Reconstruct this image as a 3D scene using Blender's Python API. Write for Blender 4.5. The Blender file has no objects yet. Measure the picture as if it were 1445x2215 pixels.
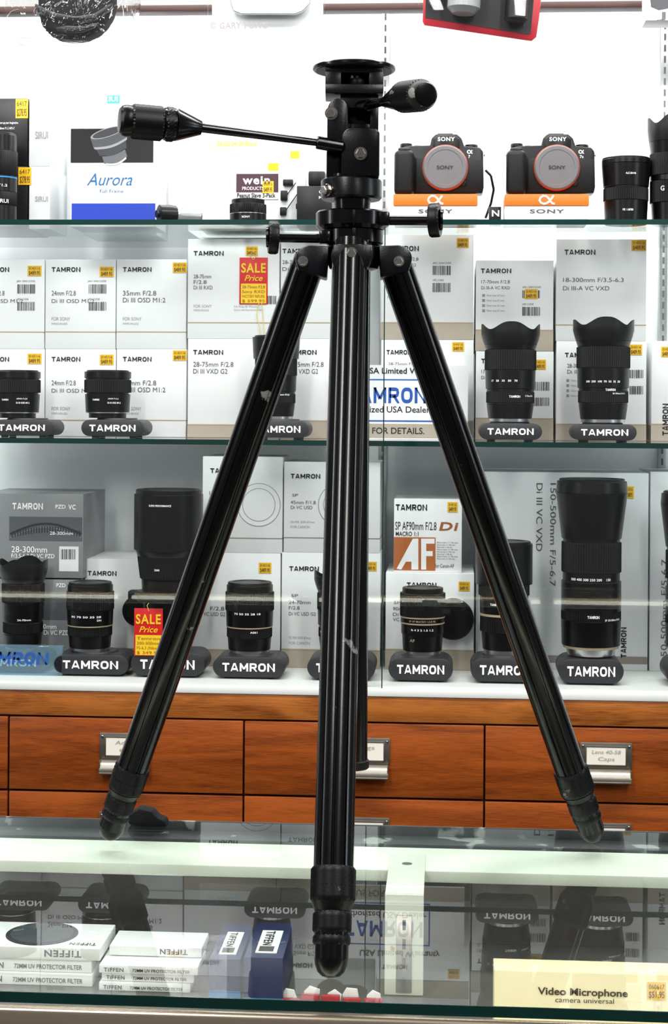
import bpy, bmesh, math, random
from mathutils import Vector, Matrix
random.seed(4)
ZOOM=None
sc=bpy.context.scene
F=3646.0; CX=722.5; CY=880.0
PSI=0.067; RHO=0.007
CAM=Vector((0,0,1.4234))
V=Vector((-math.sin(PSI),math.cos(PSI),0)); R0=Vector((math.cos(PSI),math.sin(PSI),0)); U0=Vector((0,0,1))
RR=R0*math.cos(RHO)+U0*math.sin(RHO); UU=-R0*math.sin(RHO)+U0*math.cos(RHO)
def ray(x,y): return V+RR*((x-CX)/F)-UU*((y-CY)/F)
def PY(x,y,Y): d=ray(x,y); return CAM+d*(Y/d.y)
def PZ(x,y,z): d=ray(x,y); return CAM+d*((z-CAM.z)/d.z)
def PD(x,y,D): return CAM+ray(x,y)*D
# ---------------------------------------------------------------- materials
def lin(h):
    h=h.lstrip('#'); c=[int(h[i:i+2],16)/255 for i in (0,2,4)]
    return tuple(((v/12.92) if v<=.04045 else ((v+.055)/1.055)**2.4) for v in c)
MATS={}
def mat(key,col,rough=.5,metal=0,var=.05,scale=40,bump=0,bscale=200,emit=0,spec=.5,stretch=(1,1,1),chips=None):
    m=bpy.data.materials.new(key); m.use_nodes=True; nt=m.node_tree; N=nt.nodes; L=nt.links
    b=N['Principled BSDF']; c=lin(col)
    b.inputs['Roughness'].default_value=rough; b.inputs['Metallic'].default_value=metal
    b.inputs['Specular IOR Level'].default_value=spec
    tc=N.new('ShaderNodeTexCoord'); mp=N.new('ShaderNodeMapping'); mp.inputs['Scale'].default_value=stretch
    L.new(tc.outputs['Object'],mp.inputs[0])
    nz=N.new('ShaderNodeTexNoise'); nz.inputs['Scale'].default_value=scale; nz.inputs['Detail'].default_value=3
    L.new(mp.outputs[0],nz.inputs['Vector'])
    mx=N.new('ShaderNodeMix'); mx.data_type='RGBA'
    mx.inputs[6].default_value=(*[max(0,v*(1-var)) for v in c],1); mx.inputs[7].default_value=(*[min(1,v*(1+var)) for v in c],1)
    L.new(nz.outputs['Fac'],mx.inputs[0])
    out=mx.outputs[2]
    if chips:
        n2=N.new('ShaderNodeTexNoise'); n2.inputs['Scale'].default_value=chips[1]; n2.inputs['Detail'].default_value=6
        L.new(tc.outputs['Object'],n2.inputs['Vector'])
        cr=N.new('ShaderNodeValToRGB'); cr.color_ramp.elements[0].position=chips[2]; cr.color_ramp.elements[1].position=chips[2]+.03
        L.new(n2.outputs['Fac'],cr.inputs[0])
        m2=N.new('ShaderNodeMix'); m2.data_type='RGBA'; m2.inputs[7].default_value=(*lin(chips[0]),1)
        L.new(cr.outputs[0],m2.inputs[0]); L.new(out,m2.inputs[6]); out=m2.outputs[2]
    L.new(out,b.inputs['Base Color'])
    if emit:
        b.inputs['Emission Strength'].default_value=emit; L.new(out,b.inputs['Emission Color'])
    if bump:
        n3=N.new('ShaderNodeTexNoise'); n3.inputs['Scale'].default_value=bscale; n3.inputs['Detail'].default_value=4
        L.new(mp.outputs[0],n3.inputs['Vector'])
        bp=N.new('ShaderNodeBump'); bp.inputs['Strength'].default_value=bump; bp.inputs['Distance'].default_value=.001
        L.new(n3.outputs['Fac'],bp.inputs['Height']); L.new(bp.outputs[0],b.inputs['Normal'])
    MATS[key]=m; return m
def glassmat(key,tint,refl=1.0,rough=0.0,ior=1.5,haze=0,hazecol=(1,1,1),crinkle=0):
    m=bpy.data.materials.new(key); m.use_nodes=True; nt=m.node_tree; N=nt.nodes; L=nt.links
    N.remove(N['Principled BSDF'])
    tr=N.new('ShaderNodeBsdfTransparent'); tr.inputs[0].default_value=(*tint,1)
    gl=N.new('ShaderNodeBsdfGlossy'); gl.inputs['Roughness'].default_value=rough
    fr=N.new('ShaderNodeFresnel'); fr.inputs[0].default_value=ior
    ge=N.new('ShaderNodeNewGeometry'); s=N.new('ShaderNodeMath'); s.operation='SUBTRACT'; s.inputs[0].default_value=1
    L.new(ge.outputs['Backfacing'],s.inputs[1])
    if crinkle:
        t0=N.new('ShaderNodeTexCoord'); vz=N.new('ShaderNodeTexNoise'); vz.inputs['Scale'].default_value=14; vz.inputs['Detail'].default_value=3; vz.inputs['Distortion'].default_value=1.5
        L.new(t0.outputs['Object'],vz.inputs['Vector'])
        bp=N.new('ShaderNodeBump'); bp.inputs['Strength'].default_value=1; bp.inputs['Distance'].default_value=crinkle
        L.new(vz.outputs['Fac'],bp.inputs['Height']); L.new(bp.outputs[0],gl.inputs['Normal']); L.new(bp.outputs[0],fr.inputs['Normal'])
    k=N.new('ShaderNodeMath'); k.operation='MULTIPLY'; L.new(fr.outputs[0],k.inputs[0]); L.new(s.outputs[0],k.inputs[1])
    k2=N.new('ShaderNodeMath'); k2.operation='MULTIPLY'; k2.use_clamp=True; L.new(k.outputs[0],k2.inputs[0]); k2.inputs[1].default_value=refl
    mx=N.new('ShaderNodeMixShader'); L.new(k2.outputs[0],mx.inputs[0]); L.new(tr.outputs[0],mx.inputs[1]); L.new(gl.outputs[0],mx.inputs[2])
    o=mx.outputs[0]
    if haze:
        df=N.new('ShaderNodeBsdfDiffuse'); df.inputs[0].default_value=(*hazecol,1)
        nz=N.new('ShaderNodeTexNoise'); nz.inputs['Scale'].default_value=9; nz.inputs['Detail'].default_value=8
        tc=N.new('ShaderNodeTexCoord'); L.new(tc.outputs['Object'],nz.inputs['Vector'])
        h=N.new('ShaderNodeMath'); h.operation='MULTIPLY'; h.inputs[1].default_value=haze*2; L.new(nz.outputs['Fac'],h.inputs[0])
        m2=N.new('ShaderNodeMixShader'); L.new(h.outputs[0],m2.inputs[0]); L.new(o,m2.inputs[1]); L.new(df.outputs[0],m2.inputs[2]); o=m2.outputs[0]
    L.new(o,N['Material Output'].inputs[0]); MATS[key]=m; return m
def woodmat(key,c0,c1,sx=1.2,rough=.3):
    m=bpy.data.materials.new(key); m.use_nodes=True; nt=m.node_tree; N=nt.nodes; L=nt.links
    b=N['Principled BSDF']; b.inputs['Roughness'].default_value=rough
    tc=N.new('ShaderNodeTexCoord'); mp=N.new('ShaderNodeMapping'); mp.inputs['Scale'].default_value=(sx,10,12)
    L.new(tc.outputs['Object'],mp.inputs[0])
    nz=N.new('ShaderNodeTexNoise'); nz.inputs['Scale'].default_value=2.6; nz.inputs['Detail'].default_value=9; nz.inputs['Distortion'].default_value=1.2
    L.new(mp.outputs[0],nz.inputs['Vector'])
    mp2=N.new('ShaderNodeMapping'); mp2.inputs['Scale'].default_value=(12,60,300); L.new(tc.outputs['Object'],mp2.inputs[0])
    n2=N.new('ShaderNodeTexNoise'); n2.inputs['Scale'].default_value=3; n2.inputs['Detail'].default_value=4
    L.new(mp2.outputs[0],n2.inputs['Vector'])
    ad=N.new('ShaderNodeMath'); ad.operation='MULTIPLY_ADD'; ad.inputs[1].default_value=.7; L.new(n2.outputs['Fac'],ad.inputs[0]); L.new(nz.outputs['Fac'],ad.inputs[2])
    cr=N.new('ShaderNodeValToRGB'); cr.color_ramp.elements[0].position=.55; cr.color_ramp.elements[0].color=(*lin(c0),1)
    cr.color_ramp.elements[1].position=1.0; cr.color_ramp.elements[1].color=(*lin(c1),1)
    L.new(ad.outputs[0],cr.inputs[0]); L.new(cr.outputs[0],b.inputs['Base Color']); MATS[key]=m
mat('tripod_black','030304',.19,0,.3,30,.02,300,spec=.36,chips=('7a7876',45,.71))
mat('tripod_blue','05070a',.3,0,.2,30,.08,500,spec=.35,chips=('7a7876',60,.73))
mat('knurl','050506',.4,0,.3,80,.1,900,spec=.28,chips=('6c6a66',70,.69))
mat('rubber','030303',.3,0,.3,90,.1,600,spec=.25)
mat('steel','b8b2a8',.28,1,.15,90)
mat('worn','8d8880',.5,.4,.3,150,chips=('151413',80,.47))
mat('carton','efefef',.45,0,.02,8)
mat('carton_cool','dfe2e4',.45,0,.02,8)
mat('tan','b4a797',.5,0,.04,20)
mat('taupe','8f857c',.5,0,.05,20)
mat('goldline','ad9c80',.45,0,.03,20)
mat('ink','161618',.6,0,.02)
mat('inkgrey','5a5a5c',.6,0,.02)
mat('inklight','9b9b9d',.6,0,.02)
mat('yellow','f6bd0d',.5,0,.05,90)
mat('saletop','d8161b',.4,0,.04,60)
mat('salelow','ffcf1c',.5,0,.04,60)
mat('lensblack','050506',.32,0,.2,60,.04,700,spec=.35)
mat('lensrib','050505',.5,0,.2,60,spec=.35)
mat('hoodblack','050505',.4,0,.2,60,.05,900,spec=.35)
mat('lensglass','0a1113',.06,0,.1,10,spec=1)
mat('silver','c8c8c8',.3,1,.05)
mat('white','f2f2f2',.5,0,.02)
mat('inkwhite','ffffff',.6,0,.01,emit=.15)  # white lettering given a faint glow of its own
mat('stand','313134',.42,0,.08,30,.05,400,spec=.3)
mat('standfoot','151517',.6)
mat('camblack','060606',.45,0,.2,80,.3,1600,spec=.3)
mat('camtop','080809',.35,0,.2,80,spec=.3)
mat('bodycap','6a686b',.45,0,.08,50)
mat('redring','c04a28',.3,.2,.05)
mat('orange','f0791c',.45,0,.04)
mat('blue','0a35ad',.4,0,.05)
mat('skyblue','1f83bf',.4,0,.05)
mat('skypale','9fcbe8',.5,0,.05)
mat('scriptblue','12639a',.5,0,.05)
mat('signblue','1a56b0',.5,0,.03)
mat('boxblack','08080a',.4,0,.1,spec=.4)
mat('boxgrey','8f9193',.35,0,.1,12)
mat('boxmid','606468',.35,0,.1,12)
mat('boxgreydark','34363a',.35,0,.15,12)
mat('maroon','42202b',.4,0,.1)
mat('rust','b0622a',.5,0,.12,12)
mat('rusttext','a0561e',.5,0,.04)
mat('navy','0d1f52',.35,0,.1)
mat('cream','f6e9c2',.5,0,.03,30)
mat('creampale','f3e28e',.5,0,.04,30)
mat('brownink','3f3113',.6)
mat('wallwhite','fbfcff',.7,0,.01,3)
mat('wallgrey','a3a3a1',.7,0,.03,3)
mat('shelfwhite','e6e8e4',.35,0,.03,6)
mat('edge_green','082f2a',.15,0,.3,12,spec=.6)
mat('railpaint','20282a',.45,0,.4,14,.2,90,chips=('8a928c',22,.62))
mat('housing','e6ecdd',.5,0,.06,10)
mat('post','e3e6da',.5,0,.05,20,.1,90,chips=('c9b48e',30,.66))
mat('slot','55605a',.6)
mat('casedark','4a443d',.6,0,.2,8)
mat('caseshelf','5f5d58',.3,0,.25,8)
mat('champagne','cbb9a2',.25,.85,.1,6,stretch=(1,30,30))
mat('card','f1ebdd',.7,0,.05,60)
mat('pencil','a89e92',.8)
mat('nickel','8f8a80',.38,.9,.12,60,.1,300)
mat('floor','6d6459',.6,0,.2,4)
mat('bagcloth','08080a',.75,0,.3,50,.6,400,spec=.2)
mat('pinkgrey','8d8583',.5)
mat('string','e4cf6a',.7)
mat('darkbrown','34160a',.6,0,.2)
mat('brownstrip','40241b',.5,0,.2)
mat('filterglass','4b5357',.1,0,.3,30,spec=1)
mat('packred','b01024',.35,0,.08)
mat('tube','fffdf0',.5,0,0,emit=13)
glassmat('paleacrylic',(.72,.86,.93),1.5,haze=.18,hazecol=(.45,.68,.82))
woodmat('wood','5e2709','a2501c'); woodmat('woodrail','6c3410','b0682c',2.0)
glassmat('shelfglass',(.95,.985,.975),1.15)
glassmat('doorglass',(.985,.992,.99),2.0)
glassmat('counterglass',(.95,.975,.96),1.15,haze=.005)
glassmat('plastic',(.96,.963,.965),1.1,.06,haze=.008,crinkle=.012)
glassmat('blister',(.97,.972,.975),.9,.04,haze=.004)
# ---------------------------------------------------------------- builder
_tc={}
def ribbon(pts,w,clampy=True):
    n=len(pts);L=[]
    for i in range(n):
        a=pts[max(0,i-1)];c=pts[min(n-1,i+1)]
        if pts[0]==pts[-1] and i in (0,n-1): a=pts[-2];c=pts[1]
        dx,dy=c[0]-a[0],c[1]-a[1]; l=math.hypot(dx,dy) or 1
        L.append(((pts[i][0]-dy/l*w,pts[i][1]+dx/l*w),(pts[i][0]+dy/l*w,pts[i][1]-dx/l*w)))
    vs=[];fs=[]
    for a,c in L: vs+=[a,c]
    for i in range(n-1): fs.append((2*i,2*i+1,2*i+3,2*i+2))
    if clampy: vs=[(x,min(1,max(0,y))) for x,y in vs]
    return vs,fs
def _sup(cx,cy,rx,ry,n=28,e=2.6):
    o=[]
    for i in range(n+1):
        t=2*math.pi*i/n; c=math.cos(t);s=math.sin(t)
        o.append((cx+rx*math.copysign(abs(c)**(2/e),c),cy+ry*math.copysign(abs(s)**(2/e),s)))
    o[-1]=o[0]; return o
GL={'T':([[(0,.89),(.86,.89)],[(.43,0),(.43,.98)]],.86),
'A':([[(.04,-.2),(.455,1.05)],[(.91,-.2),(.495,1.05)],[(.22,.27),(.73,.27)]],.95),
'M':([[(.12,0),(.12,1)],[(.93,0),(.93,1)],[(.08,1.08),(.525,.28)],[(.97,1.08),(.525,.28)]],1.05),
'R':([[(.12,0),(.12,1)],[(.1,.89),(.6,.89),(.74,.84),(.78,.68),(.74,.52),(.6,.46),(.1,.46)],[(.45,.5),(.84,-.12)]],.9),
'O':([_sup(.47,.5,.36,.39)],.94),
'N':([[(.12,0),(.12,1)],[(.83,0),(.83,1)],[(.04,1.1),(.91,-.1)]],.95)}
def logo():
    V_=[];F_=[];x=0
    for ch in "TAMRON":
        st,w=GL[ch]
        for s in st:
            vs,fs=ribbon(s,.115); o=len(V_)
            vs=[(min(w,max(0,a)) if ch in'AMN' else a,b) for a,b in vs]
            V_+=[((a+x)*CAPH,b*CAPH) for a,b in vs]; F_+=[tuple(q+o for q in f) for f in fs]
        x+=w+.16
    return V_,F_
def textdata(s,bold):
    k=(s,bold)
    if k in _tc: return _tc[k]
    if s=="TAMRON": _tc[k]=logo(); return _tc[k]
    cu=bpy.data.curves.new('t','FONT'); cu.body=s; cu.size=1; cu.offset=min(bold,.026); cu.resolution_u=3
    if bold>=.03: cu.space_character=1.14
    ob=bpy.data.objects.new('t',cu); sc.collection.objects.link(ob)
    dg=bpy.context.evaluated_depsgraph_get(); dg.update()
    me=bpy.data.meshes.new_from_object(ob.evaluated_get(dg))
    vs=[(v.co.x,v.co.y) for v in me.vertices]; fs=[tuple(p.vertices) for p in me.polygons]
    bpy.data.objects.remove(ob); bpy.data.curves.remove(cu); bpy.data.meshes.remove(me)
    _tc[k]=(vs,fs); return _tc[k]
CAPH=.7
vs,_=textdata('H',0.0); CAPH=max(v[1] for v in vs) if vs else .7
ALPHA=[(1.02,1.0),(.86,.62),(.7,.3),(.52,.07),(.3,0),(.1,.14),(0,.42),(.06,.74),(.26,.97),(.48,.92),(.66,.66),(.8,.3),(.94,.04),(1.1,.02)]
class MB:
    def __init__(s): s.v=[];s.f=[];s.m=[];s.s=[];s.mats=[]
    def mi(s,k):
        if k not in s.mats: s.mats.append(k)
        return s.mats.index(k)
    def add(s,vs,fs,m,smooth=False):
        o=len(s.v); i=s.mi(m); s.v+= [Vector(v) for v in vs]
        for f in fs: s.f.append(tuple(a+o for a in f)); s.m.append(i); s.s.append(smooth)
    def addbm(s,bm,m,M=None,smooth=False):
        bm.verts.index_update(); vs=[(M@v.co if M else v.co.copy()) for v in bm.verts]
        s.add(vs,[tuple(v.index for v in f.verts) for f in bm.faces],m,smooth); bm.free()
    def box(s,a,b,m,bev=0,M=None,seg=2):
        a=Vector(a);b=Vector(b); bm=bmesh.new(); bmesh.ops.create_cube(bm,size=1)
        c=(a+b)/2; d=b-a
        for v in bm.verts: v.co=Vector((v.co.x*d.x+c.x,v.co.y*d.y+c.y,v.co.z*d.z+c.z))
        bmesh.ops.recalc_face_normals(bm,faces=bm.faces)
        if bev: bmesh.ops.bevel(bm,geom=list(bm.edges),offset=bev,segments=seg,affect='EDGES',profile=.5)
        s.addbm(bm,m,M,bool(bev))
    def prism(s,pts,d,m,M,bev=0,seg=2):
        bm=bmesh.new(); vs=[bm.verts.new((p[0],p[1],0)) for p in pts]
        f=bm.faces.new(vs); r=bmesh.ops.extrude_face_region(bm,geom=[f])
        for e in r['geom']:
            if isinstance(e,bmesh.types.BMVert): e.co.z+=d
        bmesh.ops.recalc_face_normals(bm,faces=bm.faces)
        if bev: bmesh.ops.bevel(bm,geom=list(bm.edges),offset=bev,segments=seg,affect='EDGES',profile=.5)
        if M.to_3x3().determinant()<0: bmesh.ops.reverse_faces(bm,faces=bm.faces)
        s.addbm(bm,m,M,bool(bev))
    def lathe(s,prof,M,m,seg=44,smooth=True,rib=0,flute=None):
        vs=[];fs=[]
        n=len(prof)
        for (r,h) in prof:
            for i in range(seg):
                a=2*math.pi*i/seg; q=r*(1-rib*(i%2)) if rib else r
                if flute: q=r-flute(i)
                vs.append(M@Vector((q*math.cos(a),q*math.sin(a),h)))
        for j in range(n-1):
            for i in range(seg):
                k=(i+1)%seg; fs.append((j*seg+i,j*seg+k,(j+1)*seg+k,(j+1)*seg+i))
        fs.append(tuple(reversed(range(seg)))); fs.append(tuple((n-1)*seg+i for i in range(seg)))
        s.add(vs,fs,m,smooth)
    def cyl(s,p0,p1,r0,m,r1=None,seg=32,ch=0):
        r1=r0 if r1 is None else r1; M,L=axM(p0,p1)
        if ch: pr=[(r0-ch,0),(r0,ch),(r1,L-ch),(r1-ch,L)]
        else: pr=[(r0,0),(r1,L)]
        s.lathe(pr,M,m,seg)
    def knurl(s,p0,p1,r,m,seg=60,amp=.0004,r1=None):
        M,L=axM(p0,p1); r1=r1 or r; rows=max(4,int(L/(2*math.pi*r/seg)))
        vs=[];fs=[]
        for j in range(rows+1):
            h=L*j/rows; rr=r+(r1-r)*j/rows
            for i in range(seg):
                a=2*math.pi*i/seg; q=rr+(amp if (i+j)%2 else -amp)
                if j in(0,rows): q=rr-amp*1.5
                vs.append(M@Vector((q*math.cos(a),q*math.sin(a),h)))
        for j in range(rows):
            for i in range(seg):
                k=(i+1)%seg; fs.append((j*seg+i,j*seg+k,(j+1)*seg+k,(j+1)*seg+i))
        fs.append(tuple(reversed(range(seg)))); fs.append(tuple(rows*seg+i for i in range(seg)))
        s.add(vs,fs,m,False)
    def hexbolt(s,p0,p1,r,m='steel'):
        M,L=axM(p0,p1); s.lathe([(r*1.25,0),(r*1.25,L*.3)],M,m,24); s.lathe([(r,L*.3),(r,L*.85),(r*.8,L)],M,m,6,False)
    def text(s,t,o,ax,ay,h,m,width=None,bold=0.0,center=False,slant=0):
        vs,fs=textdata(t,bold)
        if not vs: return
        x0=min(v[0] for v in vs);x1=max(v[0] for v in vs)
        sy=h/CAPH; sx=sy if width is None else width/max(1e-6,(x1-x0))
        off=-(x1-x0)*sx/2 if center else 0
        s.add([o+ax*((v[0]-x0)*sx+off+slant*v[1]*sy)+ay*(v[1]*sy) for v in vs],fs,m)
    def ptext(s,t,x0,y0,x1,y1,Y,m='ink',bold=0.0,off=.0007,slant=0):
        xm=(x0+x1)/2; X0=PY(x0,(y0+y1)/2,Y).x; X1=PY(x1,(y0+y1)/2,Y).x; Z1=PY(xm,y0,Y).z; Z0=PY(xm,y1,Y).z
        s.text(t,Vector((X0,Y-off,Z0)),Vector((1,0,0)),U0,Z1-Z0,m,X1-X0,bold,False,slant)
    def stroke(s,pts,x0,y0,x1,y1,Y,w,m,off=.0009):
        P=[PY(x0+(x1-x0)*p[0],y1-(y1-y0)*p[1],Y) for p in pts]; P=[(p.x,p.z) for p in P]
        vs,fs=ribbon(P,w*Y/F/2,False)
        s.add([(a,Y-off,b) for a,b in vs],fs,m)
    def vtext(s,t,x0,y0,x1,y1,Y,m='ink',bold=0.0,up=False,off=.0007):
        a=PY(x0,(y0+y1)/2,Y);b=PY(x1,(y0+y1)/2,Y); zt=PY((x0+x1)/2,y0,Y).z; zb=PY((x0+x1)/2,y1,Y).z
        if up: s.text(t,Vector((b.x,Y-off,zb)),U0,Vector((-1,0,0)),b.x-a.x,m,zt-zb,bold)
        else: s.text(t,Vector((a.x,Y-off,zt)),-U0,Vector((1,0,0)),b.x-a.x,m,zt-zb,bold)
    def ctext(s,t,C,R,z,h,m,width=None,bold=0.0,a0=0):
        vs,fs=textdata(t,bold); x0=min(v[0] for v in vs);x1=max(v[0] for v in vs)
        sy=h/CAPH; sx=sy if width is None else width/(x1-x0); w=(x1-x0)*sx
        o=[]
        for v in vs:
            a=a0+((v[0]-x0)*sx-w/2)/R; o.append(Vector((C.x+R*math.sin(a),C.y-R*math.cos(a),z+v[1]*sy)))
        s.add(o,fs,m)
    def rect(s,x0,y0,x1,y1,Y,m,off=.0004):
        xm=(x0+x1)/2;ym=(y0+y1)/2; A=PY(x0,ym,Y).x;B=PY(x1,ym,Y).x;T=PY(xm,y0,Y).z;D=PY(xm,y1,Y).z
        y=Y-off; s.add([(A,y,D),(B,y,D),(B,y,T),(A,y,T)],[(0,1,2,3)],m)
    def ppoly(s,pts,Y,m,off=.0005):
        v=[PY(x,y,Y) for x,y in pts]; s.add([(p.x,Y-off,p.z) for p in v],[tuple(range(len(v)))],m)
    def bars(s,x0,y0,x1,y1,Y,m='ink'):
        x=x0; rn=random.Random(int(x0*7+y0))
        while x<x1:
            w=rn.choice([1,1.2,2.2,1.5]); s.rect(x,y0,min(x1,x+w),y1,Y,m,.0006); x+=w+rn.choice([1,1.3,2])
    def build(s,name,parent=None,origin=None,label=None,cat=None,group=None,kind=None):
        me=bpy.data.meshes.new(name)
        o=Vector(origin) if origin is not None else (Vector(parent['_o']) if parent else Vector((0,0,0)))
        me.from_pydata([v-o for v in s.v],[],s.f)
        for k in s.mats: me.materials.append(MATS[k])
        me.polygons.foreach_set('material_index',s.m); me.polygons.foreach_set('use_smooth',s.s)
        me.update(); me.validate()
        try: me.set_sharp_from_angle(angle=math.radians(32))
        except Exception: pass
        ob=bpy.data.objects.new(name,me); sc.collection.objects.link(ob)
        if parent:
            ob.parent=parent; ob.location=o-Vector(parent['_o'])
        else: ob.location=o
        ob['_o']=list(o)
        if label: ob['label']=label
        if cat: ob['category']=cat
        if group: ob['group']=group
        if kind: ob['kind']=kind
        return ob
def empty(name,o,label,cat,group=None):
    ob=bpy.data.objects.new(name,None); ob.empty_display_size=.02; sc.collection.objects.link(ob)
    ob.location=o; ob['_o']=list(o); ob['label']=label; ob['category']=cat
    if group: ob['group']=group
    return ob
def axM(p0,p1):
    d=Vector(p1)-Vector(p0); L=d.length; q=d.normalized().to_track_quat('Z','Y')
    return Matrix.Translation(Vector(p0))@q.to_matrix().to_4x4(),L
def m2(px,Y): return px*Y/F
def XZ(Y): return Matrix(((1,0,0,0),(0,0,1,Y),(0,1,0,0),(0,0,0,1)))
# ---------------------------------------------------------------- levels
YF=2.66; YB=3.06
Z1=PY(722,475,YF).z; Z2=PY(722,953,YF).z; Z3=PY(722,1482,YF).z
XL,XR=-1.35,1.25
b=MB(); b.box((-2.6,YB,0),(2.4,YB+.1,2.9),'wallwhite'); b.build('wall_back',kind='structure')
b=MB(); b.box((-2.6,-2.2,-.05),(2.4,YB+.1,0),'floor'); b.build('floor',kind='structure')
b=MB(); zt=PY(722,28,2.62).z; b.box((XL,2.6,zt),(XR,2.63,zt+.010),'brownstrip',.001); b.build('trim_1',kind='structure')
b=MB(); b.box((XL,2.615,zt+.0105),(XR,2.64,zt+.30),'wallgrey'); b.build('trim_2',kind='structure')
for px in (828,1433,-170):
    b=MB(); A=PY(px-9,900,YB-.012).x;B=PY(px+9,900,YB-.012).x
    b.box((A,YB-.012,Z3+.001),(B,YB-.0005,zt+.2),'silver',.0008)
    z=Z3+.02
    while z<zt+.18:
        b.box(((A+B)/2-.0018,YB-.0128,z),((A+B)/2+.0018,YB-.0118,z+.012),'slot')
        z+=.02
    b.build('shelf_standard',origin=((A+B)/2,YB-.006,Z3),label='slotted metal shelf standard fixed to the white wall',cat='shelf bracket rail',group='shelf standards')
def glass_shelf(z,label):
    b=MB(); b.box((XL,YF,z-.008),(XR,YB-.013,z),'shelfglass')
    b.box((XL,YF-.0015,z-.0082),(XR,YF,z+.0001),'edge_green')
    b.build('glass_shelf',origin=(0,YF,z-.008),label=label,cat='shelf',group='glass shelves')
glass_shelf(Z1,'green-edged glass shelf carrying cameras and lens boxes'); glass_shelf(Z2,'dark-edged glass shelf carrying stacked lens boxes')
b=MB(); b.box((XL,2.632,Z3-.012),(XR,YB-.001,Z3),'shelfwhite',.001); b.build('display_shelf',origin=(0,2.8,Z3-.012),label='white board shelf above the wooden drawers',cat='shelf')
DY=2.637
for (xa,xb,ya) in ((XL,PY(830,900,DY).x,DY),(PY(797,900,DY).x,XR,DY+.011)):
    b=MB(); b.box((xa,ya,Z3+.0005),(xb,ya+.005,Z1-.012),'doorglass')
    e=xb if xa==XL else xa
    b.box((e-.0008,ya-.0004,Z3+.0005),(e+.0008,ya+.0054,Z1-.012),'edge_green')
    b.build('sliding_glass_door',origin=(xa,ya,Z3),label='clear sliding glass door in front of the lens shelves',cat='glass door',group='sliding glass doors')
# ---------------------------------------------------------------- cabinet & drawers
YD=2.632
cab=empty('drawer_cabinet',(0,YD,0),'orange-brown wooden cabinet with rows of labelled drawers','cabinet')
b=MB(); b.box((XL,YD+.010,.002),(XR,YB-.002,Z3-.0125),'darkbrown'); b.build('body',cab)
zr0=PY(722,1560,YD).z
b=MB(); b.box((XL,YD+.002,zr0),(XR,YD+.0095,Z3-.0125),'woodrail',.001); b.build('rail',cab)
rows=[(1564,1722),(1727,1905),(1910,2100)]
cols=[(-1020,-500),(-497,16),(20,525),(529,1046),(1050,1571),(1575,2090)]
names={(2,0):['Adapt','ers'],(3,0):['Rings'],(4,0):['Lens 40-58','Caps'],(3,1):['ON'],(4,1):['Canon'],}
def holder(par,pc,pyt,texts):
    b=MB(); Y=YD-.0005; w=56
    zt_=PY(722,pyt,YD).z; A=PY(pc-w,1640,YD).x;B=PY(pc+w,1640,YD).x; s=(B-A)/113
    b.box((A,Y-.003,zt_-56*s),(B,Y,zt_),'nickel',.0008)
    b.box((A+14*s,Y-.0036,zt_-48*s),(B-14*s,Y-.0028,zt_-9*s),'card')
    b.box((A+12*s,Y-.0042,zt_-52*s),(B-12*s,Y-.0026,zt_-48*s),'nickel',.0004)
    b.box((A+12*s,Y-.0042,zt_-10*s),(B-12*s,Y-.0026,zt_-7*s),'nickel',.0004)
    b.box((A+11*s,Y-.0042,zt_-52*s),(A+14*s,Y-.0026,zt_-7*s),'nickel',.0004)
    b.box((B-14*s,Y-.0042,zt_-52*s),(B-11*s,Y-.0026,zt_-7*s),'nickel',.0004)
    for sx in (A+6*s,B-6*s): b.hexbolt((sx,Y-.003,zt_-8*s),(sx,Y-.005,zt_-8*s),3*s)
    for i,t in enumerate(texts):
        b.text(t,Vector(((A+B)/2,Y-.0042,zt_-(24+15*i)*s)),Vector((1,0,0)),U0,8*s,'pencil',min(62,9*len(t))*s,.0,True,.2)
    b.build('label_holder',par)
    b=MB(); n=10; vs=[];fs=[]
    for i in range(n+1):
        a=math.pi/2*i/n
        yy=Y-.003-.016*math.sin(a); zz=zt_-56*s-28*s*(1-math.cos(a))*0.9-.0005
        for x in (A+3*s,B-3*s): vs+= [(x,yy,zz)]
    for i in range(n): fs.append((2*i,2*i+1,2*i+3,2*i+2))
    b.add(vs,fs,'nickel',True)
    zb=zt_-56*s-28*s*.9
    b.box((A+3*s,Y-.0205,zb-.003),(B-3*s,Y-.017,zb),'nickel',.001)
    for x in (A+3*s,B-5*s): b.box((x,Y-.018,zb),(x+2*s,Y,zt_-56*s),'nickel',.0005)
    b.build('handle',par)
for ri,(ya,yb) in enumerate(rows):
    for ci,(xa,xb) in enumerate(cols):
        zt_=PY(722,ya,YD).z; zb_=PY(722,yb,YD).z; A=PY(xa,1640,YD).x;B=PY(xb,1640,YD).x
        b=MB(); b.box((A,YD,zb_),(B,YD+.0095,zt_),'wood',.0012); d=b.build('drawer',cab,origin=((A+B)/2+ri*.37,YD,zt_-.05*ci))
        if ri<2: holder(d,(xa+xb)/2,ya+30 if ri==0 else ya+39,names.get((ci,ri),[]))
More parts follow.
